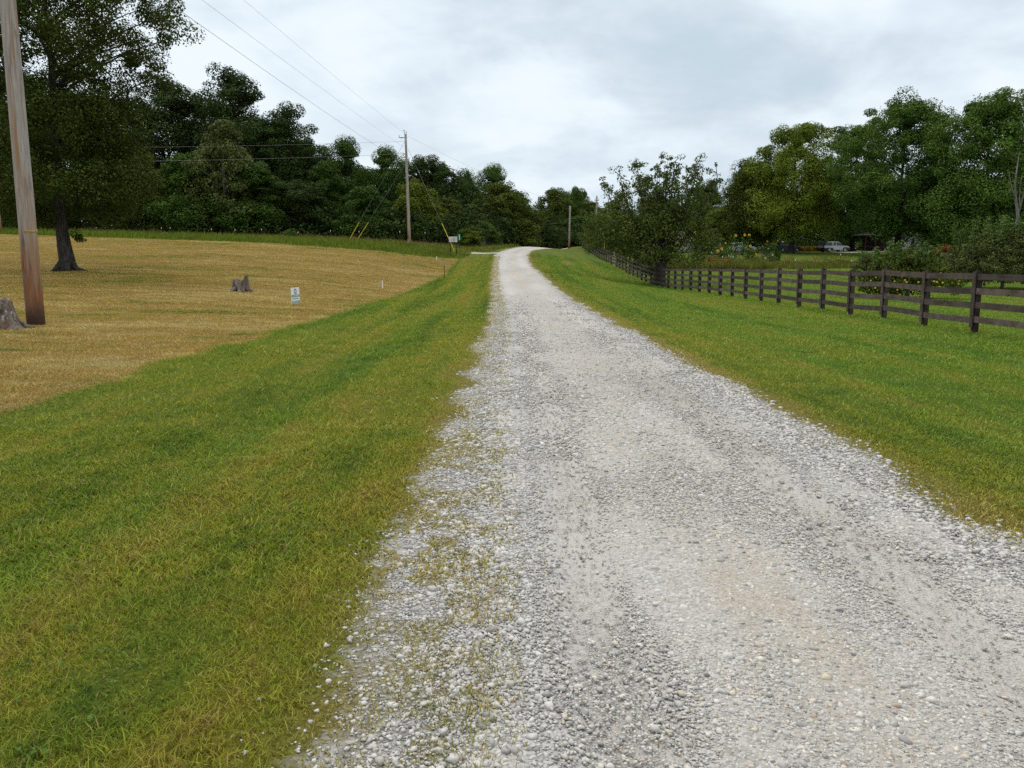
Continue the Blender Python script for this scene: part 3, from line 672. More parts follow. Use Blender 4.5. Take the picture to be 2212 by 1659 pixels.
leaf_mesh("crown", np.array(Cw), np.array(rw), np.where(np.arange(len(Cw)) < nup, 30, 72), .15, rg, M['leaf_wisp'], wt, .4)

# right hand oaks
def big_tree(px, ptop, Y, wpx, seed, leaf, label, hb=3.0, nclu=200, ls=.25, cr=1.75, name="oak_tree", out=(.06, 1)):
    top = at(px, ptop, Y); gz = tz(top.x, Y); o = thing(name, label, "tree", (top.x, Y, gz-.1), 0)
    make_tree(o, seed, top.z-gz, wpx/2/F*Y, hb, SPREAD, nclu, 430, ls, cr, M[leaf], M['bark'], tr=.5, limbs=16, lump=.32, out=out)
    return o
big_tree(1722, 262, 134, 215, 401, 'leaf_yel', "yellowish green oak over the dark parked car, leftmost of the tall right oaks")
big_tree(1632, 348, 142, 125, 406, 'leaf_olive', "shorter rounded olive tree on the left flank of the yellowish oak")
big_tree(1858, 250, 146, 165, 402, 'leaf_roak', "green oak with a narrow head behind the silver pickup")
big_tree(1962, 205, 120, 240, 403, 'leaf_roak', "tall wide green oak over the pavilion and pale house", 3.6, 230)
big_tree(2150, 192, 108, 235, 404, 'leaf_roak', "tall green oak cut off by the right edge, behind the shrubs", 3.6, 220)
big_tree(2085, 400, 112, 150, 405, 'leaf_roak', "low spreading green tree under the right oaks", 1.2, 170, .22, 1.3)
# dead vine hung snag
ps = gnd(2188, 92, 520); sn = thing("dead_snag", "bare grey trunk with hanging vines before the right edge oaks", "tree", ps)
mbn = MB(); _z = at(2188, 330, 92).z-ps.z
mbn.tube([(0, 0, -.2), (.1, 0, 3), (.35, 0, 5.2), (-.05, 0, 7), (-.3, .1, 8.8), (-.2, 0, _z)], [.22, .2, .17, .13, .09, .04], 7)
for a_, b_, c_ in (((.3, 0, 5.4), (.9, .1, 7.4), (.75, 0, 9.4)), ((-.1, 0, 7.2), (-.9, 0, 8.6), (-1.1, 0, 10.2)), ((.5, 0, 6.0), (.2, .1, 7.6), (.35, 0, 9.8))): mbn.tube(bez(Vector(a_), Vector(b_), Vector(c_), 6), [.09, .08, .07, .05, .04, .02], 5)
mbn.build("trunk", M['bark_grey'], sn, smooth=True)
rg = np.random.default_rng(321); leaf_mesh("crown", np.array([[.6, 0, 9.2], [-1.0, 0, 9.6], [.2, 0, _z], [-.4, .1, 8.2], [.9, 0, 7.8]]), np.array([.8, .8, .9, .6, .6]), 60, .22, rg, M['leaf_gry'], sn)

# fruit trees behind the fence
def fruit_tree(px, py, Y, H, Rr, seed, leaf, label, fruit=0, shoots=26, nclu=150):
    p = gnd(px, Y, py); o = thing("apple_tree", label, "fruit tree", p, 0)
    rg = np.random.default_rng(seed); mb = MB(); mb.tube([(0, 0, -.2), (0, 0, .2), (.03, 0, .9)], [.15, .11, .10], 8); C, rd = [], []
    for k in range(9):
        a = k/9*6.283+rg.normal(0, .2); e = Vector((math.cos(a)*Rr*.8, math.sin(a)*Rr*.8, H*(.45+.25*rg.random()))); mb.tube(bez(Vector((.02, 0, .7)), Vector((e.x*.4, e.y*.4, H*.45)), e, 6), [.07, .06, .05, .04, .03, .01], 5)
    for _ in range(nclu):
        a = rg.uniform(0, 6.283); zf = rg.random(); r = Rr*np.interp(zf, [0, .3, .7, 1], [.85, 1, .75, .25])*math.sqrt(rg.uniform(.1, 1)); C.append([math.cos(a)*r, math.sin(a)*r, H*(.15+.70*zf)]); rd.append(rg.uniform(.22, .46))
    for _ in range(shoots):
        a = rg.uniform(0, 6.283); r = Rr*math.sqrt(rg.random())*.75; z0 = H*.72*(1-.25*(r/Rr)**2); hh = H*rg.uniform(.22, .42); tipx = rg.normal(0, .12)
        b0 = Vector((math.cos(a)*r, math.sin(a)*r, z0)); mb.tube([b0, b0+Vector((tipx, 0, hh))], [.012, .004], 4)
        for t in np.linspace(.1, 1, 7): C.append([b0.x+tipx*t, b0.y, z0+hh*t]); rd.append(.10)
    mb.build("trunk", M['bark_grey'], o, smooth=True)
    C = np.array(C); rd = np.array(rd); big = rd > .15
    leaf_mesh("crown", C[big], rd[big], 105, .10, rg, M[leaf], o, .5)
    sh_ = leaf_mesh("shoots", C[~big], rd[~big]*1.2, 16, .12, rg, M['leaf_lite'], o, .8); sh_['kind'] = 'stuff'
    for k in range(fruit):
        a = rg.uniform(3.3, 6.1); zf = rg.random(); r = Rr*np.interp(zf, [0, .3, .7, 1], [.9, 1.05, .8, .4]); f = MB().lathe([(.012, -.045), (.04, -.03), (.05, 0), (.042, .03), (.012, .042)], 8, (math.cos(a)*r, math.sin(a)*r, H*(.18+.42*zf)))
        f.build("apple", M['apple'], o, smooth=True)
    return o
M['apple'] = plain("yellow_apple", (.60, .38, .06), .4, .3, 3)
fruit_tree(1960, 636, 40, 2.55, 2.35, 501, 'leaf_olive', "low apple tree with yellow fruit behind the near fence", 60, 26, 190)
fruit_tree(2165, 618, 50, 4.1, 3.9, 502, 'leaf_gry', "large grey green fruit tree at the right edge behind the fence", 0, 60, 620)
fruit_tree(1868, 610, 66, 2.0, 1.2, 503, 'leaf_gry', "small slender fruit tree left of the apple laden one", 0, 9, 50)

# undergrowth filling the foot of the woods
rg = np.random.default_rng(611); n = 1500; ux = rg.uniform(-85, 4, n); uy = np.interp(ux, [-80, -30, -8, 4], [100, 103, 106, 128])+rg.uniform(0, 22, n)
hz = rg.random(n)**1.2*(3.2+.25*(uy-np.interp(ux, [-80, -30, -8, 4], [100, 103, 106, 128]))); C = np.stack([ux, uy, TZ(ux, uy)+.3+hz], 1)
uo = leaf_mesh("woodland_undergrowth", C, rg.uniform(.8, 1.6, n), 60, .36, rg, M['leaf_dark'], None); tag(uo, "dark tangled undergrowth along the foot of the left woods", "undergrowth", kind='stuff')
n = 900; ux = rg.uniform(8, 110, n); uy = np.interp(ux, [8, 20, 50, 110], [150, 150, 158, 150])+rg.uniform(0, 26, n); C = np.stack([ux, uy, TZ(ux, uy)+.3+rg.random(n)**1.2*6.5], 1)
uo = leaf_mesh("hedgerow_undergrowth", C, rg.uniform(.9, 1.9, n), 46, .34, rg, M['leaf_dark'], None); tag(uo, "dark undergrowth beneath the trees behind the parked vehicles", "undergrowth", kind='stuff')
n = 60; ux = rg.uniform(-6, 20, n); uy = 133+rg.uniform(0, 16, n); C = np.stack([ux, uy, TZ(ux, uy)+.3+rg.random(n)*3], 1)
uo = leaf_mesh("hollow_undergrowth", C, rg.uniform(.8, 1.6, n), 60, .30, rg, M['leaf_dark'], None); tag(uo, "dark brush in the hollow beyond the road crest", "undergrowth", kind='stuff')
# brush hugging the far run of the fence
for (px, py, Y, w, h, leaf, lab) in ((1312, 560, 96, 3.2, 4.2, 'leaf_olive', "olive bush leaning over the far fence run"), (1345, 575, 84, 3.0, 3.2, 'leaf_oak', "dark bush behind the fence left of the wispy tree"),
        (1380, 590, 78, 2.4, 2.0, 'leaf_gry', "low greyish bush at the fence dip"), (1272, 540, 116, 3.0, 4.0, 'leaf_gry', "greyish bush at the far end of the fence")):
    p = gnd(px, Y, py); p.x = max(p.x, 11.9+w*.5*1.35); o = thing("fence_bush", lab, "bush", (p.x, Y, tz(p.x, Y)), 0)
    make_tree(o, int(px), h, w*.5, .3, BUSHY, 60, 70, .2, .5, M[leaf], M['bark_grey'], tr=.08, limbs=6)

# ------------------------------------------------------------------ board fence
def fence():
    FX, SP = 11.2, 2.4; Y0 = 19.4-5*SP; NP = 52
    ys = [Y0+SP*i for i in range(NP)]; root = thing("board_fence", "dark stained four board fence running along the right verge", "fence", (FX, ys[0], tz(FX, ys[0])))
    o = root.location.copy(); rg = random.Random(4); zs = [tz(FX, y) for y in ys]; HT = 1.54
    far = []
    for i, y in enumerate(ys):
        b = Vector((0, y-o.y, zs[i]-o.z)); dx = rg.uniform(-.03, .03)
        mb = MB(); w = .062
        vs = [(b.x-w+.08, b.y-w, b.z-.3), (b.x+w+.08, b.y-w, b.z-.3), (b.x+w+.08, b.y+w, b.z-.3), (b.x-w+.08, b.y+w, b.z-.3),
              (b.x-w+.08+dx, b.y-w, b.z+HT), (b.x+w+.08+dx, b.y-w, b.z+HT-.06), (b.x+w+.08+dx, b.y+w, b.z+HT-.06), (b.x-w+.08+dx, b.y+w, b.z+HT)]
        mb.add(vs, [(3, 2, 1, 0), (4, 5, 6, 7), (0, 1, 5, 4), (1, 2, 6, 5), (2, 3, 7, 6), (3, 0, 4, 7)])
        p = mb.build("post", M['fence_post'] if abs(y-88.5) > 1.2 else M['pale_post'], root, .004)
        if abs(y-88.5) <= 1.2: p['label'] = "pale weathered post in the far run"
        MB().box(-.034, -.010, b.y-.07, b.y+.07, b.z+.14, b.z+HT-.05).build("face_board", M['fence'], root, .003)
    hts = (.33, .68, 1.03, 1.37)
    for i in range(0, NP-1):
        for hz in hts:
            if i >= 25 and not (i % 2): continue
            j = min(i+1 if i < 25 else i+2, NP-1)
            mb = far_mb if i >= 25 else MB()
            seq = list(range(i, j+1)); d = rg.uniform(-.02, .02); hw = .074
            for a, b in zip(seq[:-1], seq[1:]):
                ya, yb = ys[a]-o.y+.002, ys[b]-o.y-.002; za, zb = zs[a]-o.z+hz+d, zs[b]-o.z+hz+d
                vs = [(xx, ya, za+k) for xx in (-.008, .017) for k in (-hw, hw)]+[(xx, yb, zb+k) for xx in (-.008, .017) for k in (-hw, hw)]
                mb.add(vs, [(0, 1, 3, 2), (4, 6, 7, 5), (0, 4, 5, 1), (2, 3, 7, 6), (1, 5, 7, 3), (0, 2, 6, 4)])
            if i < 25: mb.build("rail", M['fence'], root, .003)
    r = far_mb.build("far_rails", M['fence'], root); r['kind'] = 'stuff'
M['pale_post'] = plain("pale_post_wood", (.42, .40, .40), .8)
far_mb = MB(); fence()

# ------------------------------------------------------------------ utility poles
def utility_pole(label, base, H, r0, r1, mat, lean=(0, 0), name="utility_pole"):
    o = thing(name, label, "utility pole", base)
    k = 10; mb = MB(); mb.tube([(lean[0]*t*H, lean[1]*t*H, -.5+(H+.5)*t) for t in [i/k for i in range(k+1)]], [r0+(r1-r0)*i/k for i in range(k+1)], 18)
    mb.build("pole", mat, o, smooth=True); return o
pl = gnd(78, 19.6, 700); HL = 12.4
left = utility_pole("weathered leaning looking wooden pole with orange stained foot by the left stump", pl, HL, .205, .15, M['pole'])
rb = MB(); zz = at(78, 500, 19.6).z-pl.z
for dz, dx in ((0, 0), (.028, .004)): rb.tube([(math.cos(t)*.192, math.sin(t)*.192, zz+dz+.03*math.sin(t*1)) for t in np.linspace(-1.5, .7, 12)], .013, 6)
rb.build("rope", M['rope'], left, smooth=True, label="yellow strip on the right side of the pole")
PY = 95; pm = gnd(885, PY, 535); topm = at(876, 290, PY); HM = topm.z-pm.z
mid = utility_pole("tall grey pole with bracket arm and yellow guyed wires at the field edge", pm, HM, .19, .13, M['pole_far'], ((topm.x-pm.x)/HM, 0))
hw = MB(); T = topm-pm
hw.box(T.x-.75, T.x-.02, -.05, .0, T.z-.42, T.z-.34); hw.tube([(T.x-.74, -.02, T.z-.38), (T.x-.74, -.02, T.z-.10)], .035); hw.tube([(T.x-.42, -.02, T.z-.52), (T.x-.5, -.02, T.z-.40)], .03)
hw.build("bracket_arm", M['wire'], mid)
hp = MB(); hp.tube([(T.x-.05, -.12, T.z-.3), (T.x-.12, -.12, T.z+.42)], .035); hp.tube([(T.x+.08, -.12, T.z-.3), (T.x+.12, -.12, T.z+.30)], .035); hp.tube([(T.x-.3, -.12, T.z+.40), (T.x-.08, -.12, T.z+.42)], .03); hp.tube([(T.x+.1, 0, T.z-2.8), (T.x+.42, 0, T.z-2.8), (T.x+.45, 0, T.z-2.6)], .03)
hp.build("insulator_pin", M['wire'], mid)
kb = MB(); kb.box(T.x+.06, T.x+.16, -.24, -.1, .55, 1.0); kb.build("meter_tag", M['tipgrey'], mid)
for (tp, bt_, g1, Ya) in (((880, 296), (750.6, 525), (776, 479.5), 96), ((880, 347), (769, 523), (796.5, 479.5), 96), ((882, 322), (977.5, 533.5), (954.7, 483), 92)):
    A_ = at(*tp, PY)-pm; 
    lo_, hi_ = Ya, Ya
    B_ = at(*bt_, Ya)-pm; f_ = (g1[1]-bt_[1])/(tp[1]-bt_[1]); G_ = B_.lerp(A_, abs(f_)); B2 = B_+(B_-A_).normalized()*.6
    w_ = MB().tube([G_, A_], .016, 5).build("guy_wire", M['wire'], mid)
    MB().tube([B2, G_], .042, 8).build("guard", M['yellow'], w_)
pf = gnd(1229, 130, 531); topf = at(1231.5, 445, 130)
utility_pole("short pale pole standing beyond the road crest by the far fence end", pf, topf.z-pf.z, .16, .13, M['pole_far'], ((topf.x-pf.x)/(topf.z-pf.z), 0))
pb = gnd(1288, 150, 500); topb = at(1289, 423, 150); ub = utility_pole("pole top with pale insulators showing over the trees behind the far fence", pb, topb.z-pb.z, .16, .14, M['pole_far'])
MB().box(-.4, .4, -.2, -.1, topb.z-pb.z-.9, topb.z-pb.z-.75).build("crossarm", M['pole_far'], ub)
ins = MB(); [ins.tube([(q, -.15, topb.z-pb.z-.75), (q, -.15, topb.z-pb.z-.35)], .06) for q in (-.33, .33)]; ins.build("insulator_pin", M['white'], ub)
pe = gnd(1, 90, 499); tope = at(1, 316, 90); utility_pole("pole sliver with orange foot at the extreme left edge", pe, tope.z-pe.z, .17, .13, M['pole'])

def wire(name, label, a, b, sag, r=.013):
    a, b = Vector(a), Vector(b); P = [a.lerp(b, t)-Vector((0, 0, sag*4*t*(1-t))) for t in [i/24 for i in range(25)]]
    o = MB().tube(P, r, 5).build(name, M['wire']); return tag(o, label, "wire", "overhead wires")
cam0 = Vector((0, 0, EYE))
def on_plane(p0px, p1px, x1, y1):
    n_ = (at(*p0px, 1)-cam0).cross(at(*p1px, 1)-cam0); return Vector((x1, y1, EYE-(n_.x*x1+n_.y*y1)/n_.z))
e1 = on_plane((880, 355), (360, -6), pl.x, pl.y)
wire("overhead_wire", "lowest of the three wires falling from the frame top to the middle pole", at(880, 355, PY), e1, .3, .008)
wire("overhead_wire", "middle of the three wires falling from the frame top to the middle pole", at(878, 322, PY), on_plane((878, 322), (450, -6), -13, -18), .3, .0058)
wire("overhead_wire", "highest of the three wires falling from the frame top to the middle pole top", at(873, 288, PY), on_plane((873, 288), (535, -6), -14, -20), .3, .0055)
wire("overhead_wire", "upper level wire crossing before the dark woods left of the middle pole", at(878, 305, PY), at(1, 318, 90), .25, .011)
wire("overhead_wire", "lower level wire crossing before the dark woods left of the middle pole", at(879, 332, PY), at(1, 350, 90), .25, .013)
wire("overhead_wire", "faint wire running from the middle pole to the far short pole", at(881, 294, PY), at(1231, 447, 130), .5, .008)

# ------------------------------------------------------------------ stumps, signs, stakes
def stump(label, base, r_base, r_top, H, spike, seed):
    o = thing("tree_stump", label, "stump", base); k = 28; rg = np.random.default_rng(seed); V = []; Fs = []
    lob = 1+.16*np.sin(np.arange(k)/k*6.283*4+seed)+.08*rg.normal(size=k)
    prof = [(-.15, 1.25), (.0, 1.15), (.10, .98), (.3, .86), (.6, .80), (1.0, .74)]
    for i, (zf_, rf) in enumerate(prof):
        for j in range(k):
            t = 2*math.pi*j/k; fl = 1+(lob[j]-1)*(1.5 if zf_ < .2 else .6); rr = (r_base if zf_ < .2 else r_base*(1-zf_)+r_top*zf_)*rf*fl/ .86
            hz = H*zf_
            if zf_ >= .6: hz = H*zf_*(1+(spike(t)-1)*(zf_-.3)/.7)+rg.normal(0, .012)
            V.append((rr*math.cos(t), rr*math.sin(t), hz))
    n = len(prof)
    for i in range(n-1):
        for j in range(k): Fs.append((i*k+j, i*k+(j+1) % k, (i+1)*k+(j+1) % k, (i+1)*k+j))
    mb = MB().add(V, Fs); mb.build("bark", M['stump'], o, smooth=True)
    inn = [(p[0]*.86, p[1]*.86, p[2]-.03) for p in V[-k:]]; core = MB()
    core.add(V[-k:]+inn+[(0, 0, H*.42)], [(j, (j+1) % k, k+(j+1) % k, k+j) for j in range(k)]+[(k+j, k+(j+1) % k, 2*k) for j in range(k)])
    core.build("rotten_core", M['stump'], o)
    rt = MB(); [rt.tube([(r_base*.8*math.cos(a), r_base*.8*math.sin(a), .12), (r_base*1.2*math.cos(a), r_base*1.2*math.sin(a), .03), (r_base*1.75*math.cos(a), r_base*1.75*math.sin(a), -.06)], [.10, .07, .025], 6) for a in (-.3, .5, 2.7, 4.0, 5.2)]
    rt.build("root", M['stump'], o, smooth=True)
    return o
b1 = gnd(521, 34, 626); stump("hollow jagged stump with a tall right splinter beyond the field sign", b1, .33, .33, .47, lambda t: 1+.42*max(0, math.cos(t+.1))**4+.10*max(0, math.cos(t-2.9))**2-.45*max(0, math.cos(t-4.4))**3, 7)
b2 = gnd(-8, 18.2, 705); stump("thick dark cut stump at the left edge beside the weathered pole", b2, .50, .40, .66, lambda t: 1.0+.07*math.cos(t-2.6)+.03*math.cos(5*t), 9)

def field_sign():
    b = gnd(640, 27, 655); o = thing("yard_sign", "small white and teal realty style sign with roof emblem in the tan field", "sign", b, R(60))
    M['sign_white'] = plain("sign_white", (.80, .82, .82), .5, .04); M['sign_teal'] = plain("sign_teal", (.16, .30, .31), .5, .15); M['ink'] = plain("sign_ink", (.03, .05, .055), .5); M['sign_grey'] = plain("sign_grey", (.33, .37, .39), .5)
    z0, w = .20, .19; z = lambda t: z0+.53*t
    tilt = Matrix.Rotation(R(-3), 4, 'Y')
    B = lambda *a: MB().box(*a, M=tilt)
    B(-w, w, -.006, .006, z(0), z(1)).build("panel", M['sign_white'], o)
    B(-w+.01, w-.01, -.009, -.007, z(.02), z(.17)).build("lower_band", M['sign_teal'], o)
    B(-w+.01, w-.01, -.009, -.007, z(.40), z(.55)).build("upper_band", M['sign_teal'], o)
    mk = MB(); mk.prism([(-.075, z(.76)), (-.04, z(.76)), (.0, z(.90)), (.04, z(.76)), (.075, z(.76)), (.0, z(.955))], -.010, -.007, M=tilt); mk.build("roof_emblem", M['ink'], o)
    hs = MB(); hs.box(-.055, .055, -.010, -.007, z(.58), z(.74), M=tilt); hs.build("house_emblem", M['sign_grey'], o)
    def words(zc, hgt, x0, x1, mat, seed):
        rg = random.Random(seed); mb = MB(); x = x0
        while x < x1:
            wd = rg.uniform(.012, .022); mb.box(x, x+wd*.35, -.012, -.0095, zc-hgt, zc+hgt, M=tilt)
            if rg.random() < .6: mb.box(x, x+wd, -.012, -.0095, zc+hgt*(.3 if rg.random() < .5 else -.6), zc+hgt*(.9 if rg.random() < .5 else -.1), M=tilt)
            x += wd+.008
        mb.build("lettering", mat, o)
    words(z(.475), .026, -.15, .15, M['sign_white'], 1); words(z(.30), .018, -.15, .15, M['ink'], 2); words(z(.095), .026, -.15, .15, M['sign_white'], 3)
    st = MB(); [st.tube([(q, .008, -.2), (q, .008, z(.3))], .006, 6) for q in (-.12, .12)]; st.tube([(-.12, .008, .14), (.12, .008, .14)], .005, 6); st.build("wire_frame", M['wire'], o)
field_sign()
def stake(label, px, py, Y, h, w=.04, mat='white'):
    b = gnd(px, Y, py); o = thing("survey_stake", label, "stake", b, .4); MB().prism([(-w/2, -.2), (w/2, -.2), (w/2, h-.03), (0, h), (-w/2, h-.03)], -.012, .012).build("stake", M[mat], o); return o
stake("white survey stake standing in the field right of the sign", 826, 616, 45, .44, .06)
stake("tiny pale stake at the foot of the uncut grass beside the middle pole", 845+98, 545, 82, .34, .09)
def t_post(label, base, h, body, tip, group, hidden=.0):
    o = thing("steel_post", label, "fence post", base, 0, group)
    mb = MB(); mb.box(-.025, .025, -.005, .005, -.3, h); mb.box(-.006, .006, .005, .035, -.3, h); mb.build("shaft", M[body], o)
    mt = MB(); mt.box(-.032, .032, -.009, .009, h-.17, h+.004); mt.box(-.010, .010, .009, .04, h-.17, h+.004); mt.build("tip", M[tip], o); return o
t_post("dark green steel post with pale tip where field meets verge", gnd(960, 62, 607), at(962, 567, 62).z-gnd(960, 62, 607).z, 'green_steel', 'tipgrey', None)
GT = "white tipped steel posts along the left woods"
LP = [(349, 496), (368, 500), (457, 496), (508, 502), (565, 494), (644, 500), (714, 497), (775.5, 499), (863.5, 499), (918, 501)]
nm = ["first from the left, near the oak", "second from the left, close to the first", "third from the left", "fourth from the left, right of the stump", "fifth from the left", "sixth from the left, above the field sign", "seventh from the left, before the guards", "between the two yellow guy guards", "just left of the tall middle pole", "just right of the tall middle pole"]
for (px, py), q in zip(LP, nm):
    p = at(px, py, 98); gz = tz(p.x, 98); t_post("white tipped steel post in the uncut grass, "+q, (p.x, 98, gz), max(1.1, p.z-gz), 'steel', 'white', GT)

# white board and green marker by the lane
def board():
    p = gnd(979, 92, 527); top = at(979, 511, 92); o = thing("white_board", "weathered white notice board with streaky marks at the lane mouth", "board", p, R(-8)); h = top.z-p.z
    MB().box(-.48, .48, -.03, .03, h-.62, h).build("panel", M['board'], o)
    mk = MB(); rg = random.Random(3)
    for q in (-.2, .02, .12): mk.box(q, q+.05, -.036, -.031, h-.57, h-.2-rg.random()*.15)
    mk.box(-.06, .2, -.036, -.031, h-.18, h-.13); mk.build("lettering", M['mark'], o)
    ps_ = MB(); [ps_.box(q-.05, q+.05, .035, .11, -.3, h-.1) for q in (-.36, .36)]; ps_.build("post", M['fence_post'], o)
    p = gnd(992.5, 92, 527); h = at(992.5, 505.5, 92).z-p.z; o = thing("address_marker", "narrow green address marker with pale vertical digits beside the white board", "sign", p, R(-4))
    MB().box(-.14, .14, -.012, .012, h-.72, h).build("plate", M['marker'], o); MB().box(-.025, .025, .014, .05, -.3, h-.05).build("post", M['green_steel'], o)
    d = MB(); [d.box(-.045, .045, -.020, -.013, h-.20-k*.15, h-.08-k*.15) for k in range(4)]; d.build("digits", M['white'], o)
M['board'] = plain("weathered_white", (.62, .58, .57), .8, .25, 4); M['mark'] = plain("board_mark", (.25, .25, .23), .8); M['marker'] = plain("marker_green", (.008, .17, .10), .4)
board()

# ------------------------------------------------------------------ garden beyond the fence
rng = np.random.default_rng(71)
n = 15000; px = rng.uniform(1425, 1880, n); Y = rng.uniform(84, 97, n); x = (px-1106)/F*Y; keep = x > 12.2
patch = fbm(x*.35, Y*.35, 13); keep &= (patch > .34) & (rng.random(n) < np.where(px > 1650, .45, 1)); x, Y, px, patch = x[keep], Y[keep], px[keep], patch[keep]
hgt = (.45+1.0*patch)*(.6+.6*rng.random(len(x)))*np.where(px > 1650, .62, 1)
stalks("garden_weeds", x, Y, hgt, .05+.06*rng.random(len(x)), M['weed'], "tall green and rusty weeds along the garden wire behind the fence", "weeds", 72, .35)
n = 170; px = rng.uniform(1430, 1870, n); Y = rng.uniform(85, 97, n); x = (px-1106)/F*Y; pt = fbm(x*.3, Y*.3, 15)
k = (rng.random(n) < np.where(px > 1650, .35, 1)); px, Y, x = px[k], Y[k], x[k]; n = len(x)
C = np.stack([x, Y, TZ(x, Y)+.35+.5*rng.random(n)], 1); o = leaf_mesh("garden_foliage", C, rng.uniform(.25, .6, n), 55, .13, rng, M['weed'], None); tag(o, "leafy weed clumps in the garden strip behind the fence", "weeds", kind='stuff')
n = 26; px = np.concatenate([rng.uniform(1515, 1568, 18), rng.uniform(1470, 1800, 8)]); Y = rng.uniform(85, 93, n); x = (px-1106)/F*Y
C = np.stack([x, Y, TZ(x, Y)+.5+.5*rng.random(n)], 1); o = leaf_mesh("rusty_weeds", C, rng.uniform(.25, .45, n), 50, .12, rng, M['leaf_rust'], None); tag(o, "rust red dried weeds in the garden strip", "weeds", kind='stuff')
M['petal'] = plain("sunflower_petal", (.72, .40, .02), .6, .2, 20); M['seedface'] = plain("sunflower_centre", (.12, .06, .02), .9)
def sunflower(label, px, py, Y, n_leaf=8, head=.13, face=0):
    t = at(px, py, Y); gz = tz(t.x, Y); H = t.z-gz; o = thing("sunflower", label, "sunflower", (t.x, Y, gz), face, "sunflowers in the garden")
    MB().tube([(0, 0, -.1), (.03, 0, H*.5), (0, 0, H*.95), (0, -.1, H)], [.03, .025, .018, .014], 6).build("stem", M['weed'], o)
    rg = np.random.default_rng(int(px*7)); P = MB(); T = Matrix.Translation((0, -.12, H)) @ Matrix.Rotation(R(72), 4, 'X')
    for k in range(16):
        a = k/16*6.283; c, s_ = math.cos(a), math.sin(a); q = lambda r, w, z: T @ Vector((c*r-s_*w, s_*r+c*w, z))
        P.add([q(head*.45, -.05, 0), q(head*.85, -.06, .03), q(head*1.3, 0, -.01), q(head*.85, .06, .03), q(head*.45, .05, 0)], [(0, 1, 2, 3, 4)])
    P.build("petals", M['petal'], o); D = MB(); D.lathe([(.02, -.02), (head*.55, -.01), (head*.55, .03), (head*.3, .05), (.01, .055)], 12); D.v = [tuple(T @ Vector(v)) for v in D.v]; D.build("seed_face", M['seedface'], o, smooth=True)
    C = np.stack([rg.normal(0, .25, n_leaf), rg.normal(0, .2, n_leaf), H*np.linspace(.15, .9, n_leaf)], 1); leaf_mesh("leaves", C, np.full(n_leaf, .33), 14, .26, rg, M['leaf_mid'], o, .6); return o
for a in (("sunflower with a golden head, left one of the tall pair over the white car", 1589, 509, 100), ("sunflower with a smaller sidelong head at the far left of the tall ones", 1578, 510, 101, 8, .10, .9), ("pale faced sunflower, third of the tall row over the white car", 1608, 508, 100, 8, .13, .2),
          ("rightmost sunflower of the tall row over the white car", 1618, 508, 101), ("drooping sunflower over the left side of the white car", 1566, 526, 98, 8, .13, .7), ("sunflower low in the orange bunch left of the white car", 1558, 538, 97, 8, .15, .4), ("lowest sunflower in the orange bunch left of the white car", 1550, 543, 97, 8, .15, .1), ("wide sunflower right of centre in front of the white car roof", 1620, 532, 98, 9, .14, .3),
          ("lone sunflower beside the brown house roof", 1502, 503, 92, 10, .16, .2), ("small yellow sunflower between the white car and the dark car", 1656, 522, 99, 9, .1, .5), ("sunflower head low among the weeds under the white car", 1632, 549, 94, 7, .1, .2), ("tall leafy sunflower with a small greenish head next to the dark car", 1678, 520, 100, 12, .08, .6)): sunflower(*a)
for (px, py, Y, h, w, leaf, lab) in ((1596, 560, 99, 2.7, 4.4, 'leaf_lite', "leafy green flower clump hiding the white car"), (1646, 560, 99, 2.1, 3.0, 'leaf_gry', "leafy grey green clump right of the white car"), (1672, 560, 101, 2.4, 1.8, 'leaf_mid', "tall leafy clump left of the dark parked car"),
        (1508, 560, 96, 3.1, 2.6, 'leaf_yel', "yellow green leafy vine clump under the lone sunflower"), (1450, 575, 92, 1.5, 3.0, 'leaf_lite', "bright green bush right of the wispy tree trunk"), (1555, 540, 112, 1.8, 2.0, 'leaf_gry', "small grey bush by the low stone edging")):
    p = gnd(px, Y, py); o = thing("garden_bush", lab, "bush", p, 0); make_tree(o, int(px+3), h, w*.5, .2, BUSHY, 34, 42, .17, .38, M[leaf], M['bark_grey'], tr=.05, limbs=5)
p = gnd(2045, 85, 555); o = thing("rusty_shrub", "rust orange shrub glowing between the two fruit trees", "bush", p); make_tree(o, 88, at(2045, 530, 85).z-p.z, 2.2, .3, BUSHY, 40, 50, .2, .4, M['leaf_rust'], M['bark_grey'], tr=.06, limbs=5)
GP = "white tipped posts round the garden"
RP = [(1506, 551, "first from the left, under the lone sunflower"), (1537, 544, "beside the low pale edging"), (1561, 553, "in front of the rusty weeds"), (1583.5, 554, "left of the white car's flowers"), (1653, 556, "right of the flower clump"), (1669, 549, "behind the leafy clump"), (1718.5, 560, "under the dark parked car, with a nest box below its tip"), (1783, 561, "below the gap between the two parked vehicles"), (1816, 548, "on the lawn below the silver pickup"), (1840, 562, "right of the silver pickup"), (2014, 580, "small one right of the apple tree")]
for (px, py, q) in RP:
    Yp = 90 if px < 1900 else 60; p = at(px, py, Yp); gz = tz(p.x, Yp); o = t_post("white tipped garden post, "+q, (p.x, Yp, gz), max(.5, p.z-gz), 'steel', 'white', GP)
    if px == 1718.5: MB().box(-.09, .09, -.14, -.02, p.z-gz-.75, p.z-gz-.35).build("nest_box", M['wire'], o)
p = gnd(1292, 104, 540); o = thing("cross_post", "pale T shaped post in the brush behind the far fence", "post", (max(p.x, 11.9), 104, tz(12, 104))); hh = at(1292, 512, 104).z-tz(12, 104)
MB().box(-.06, .06, -.06, .06, -.3, hh-.1).build("post", M['yellowpost'] if 'yellowpost' in M else M['rope'], o); MB().box(-.45, .45, -.05, .05, hh-.098, hh).build("crossbar", M['white'], o)

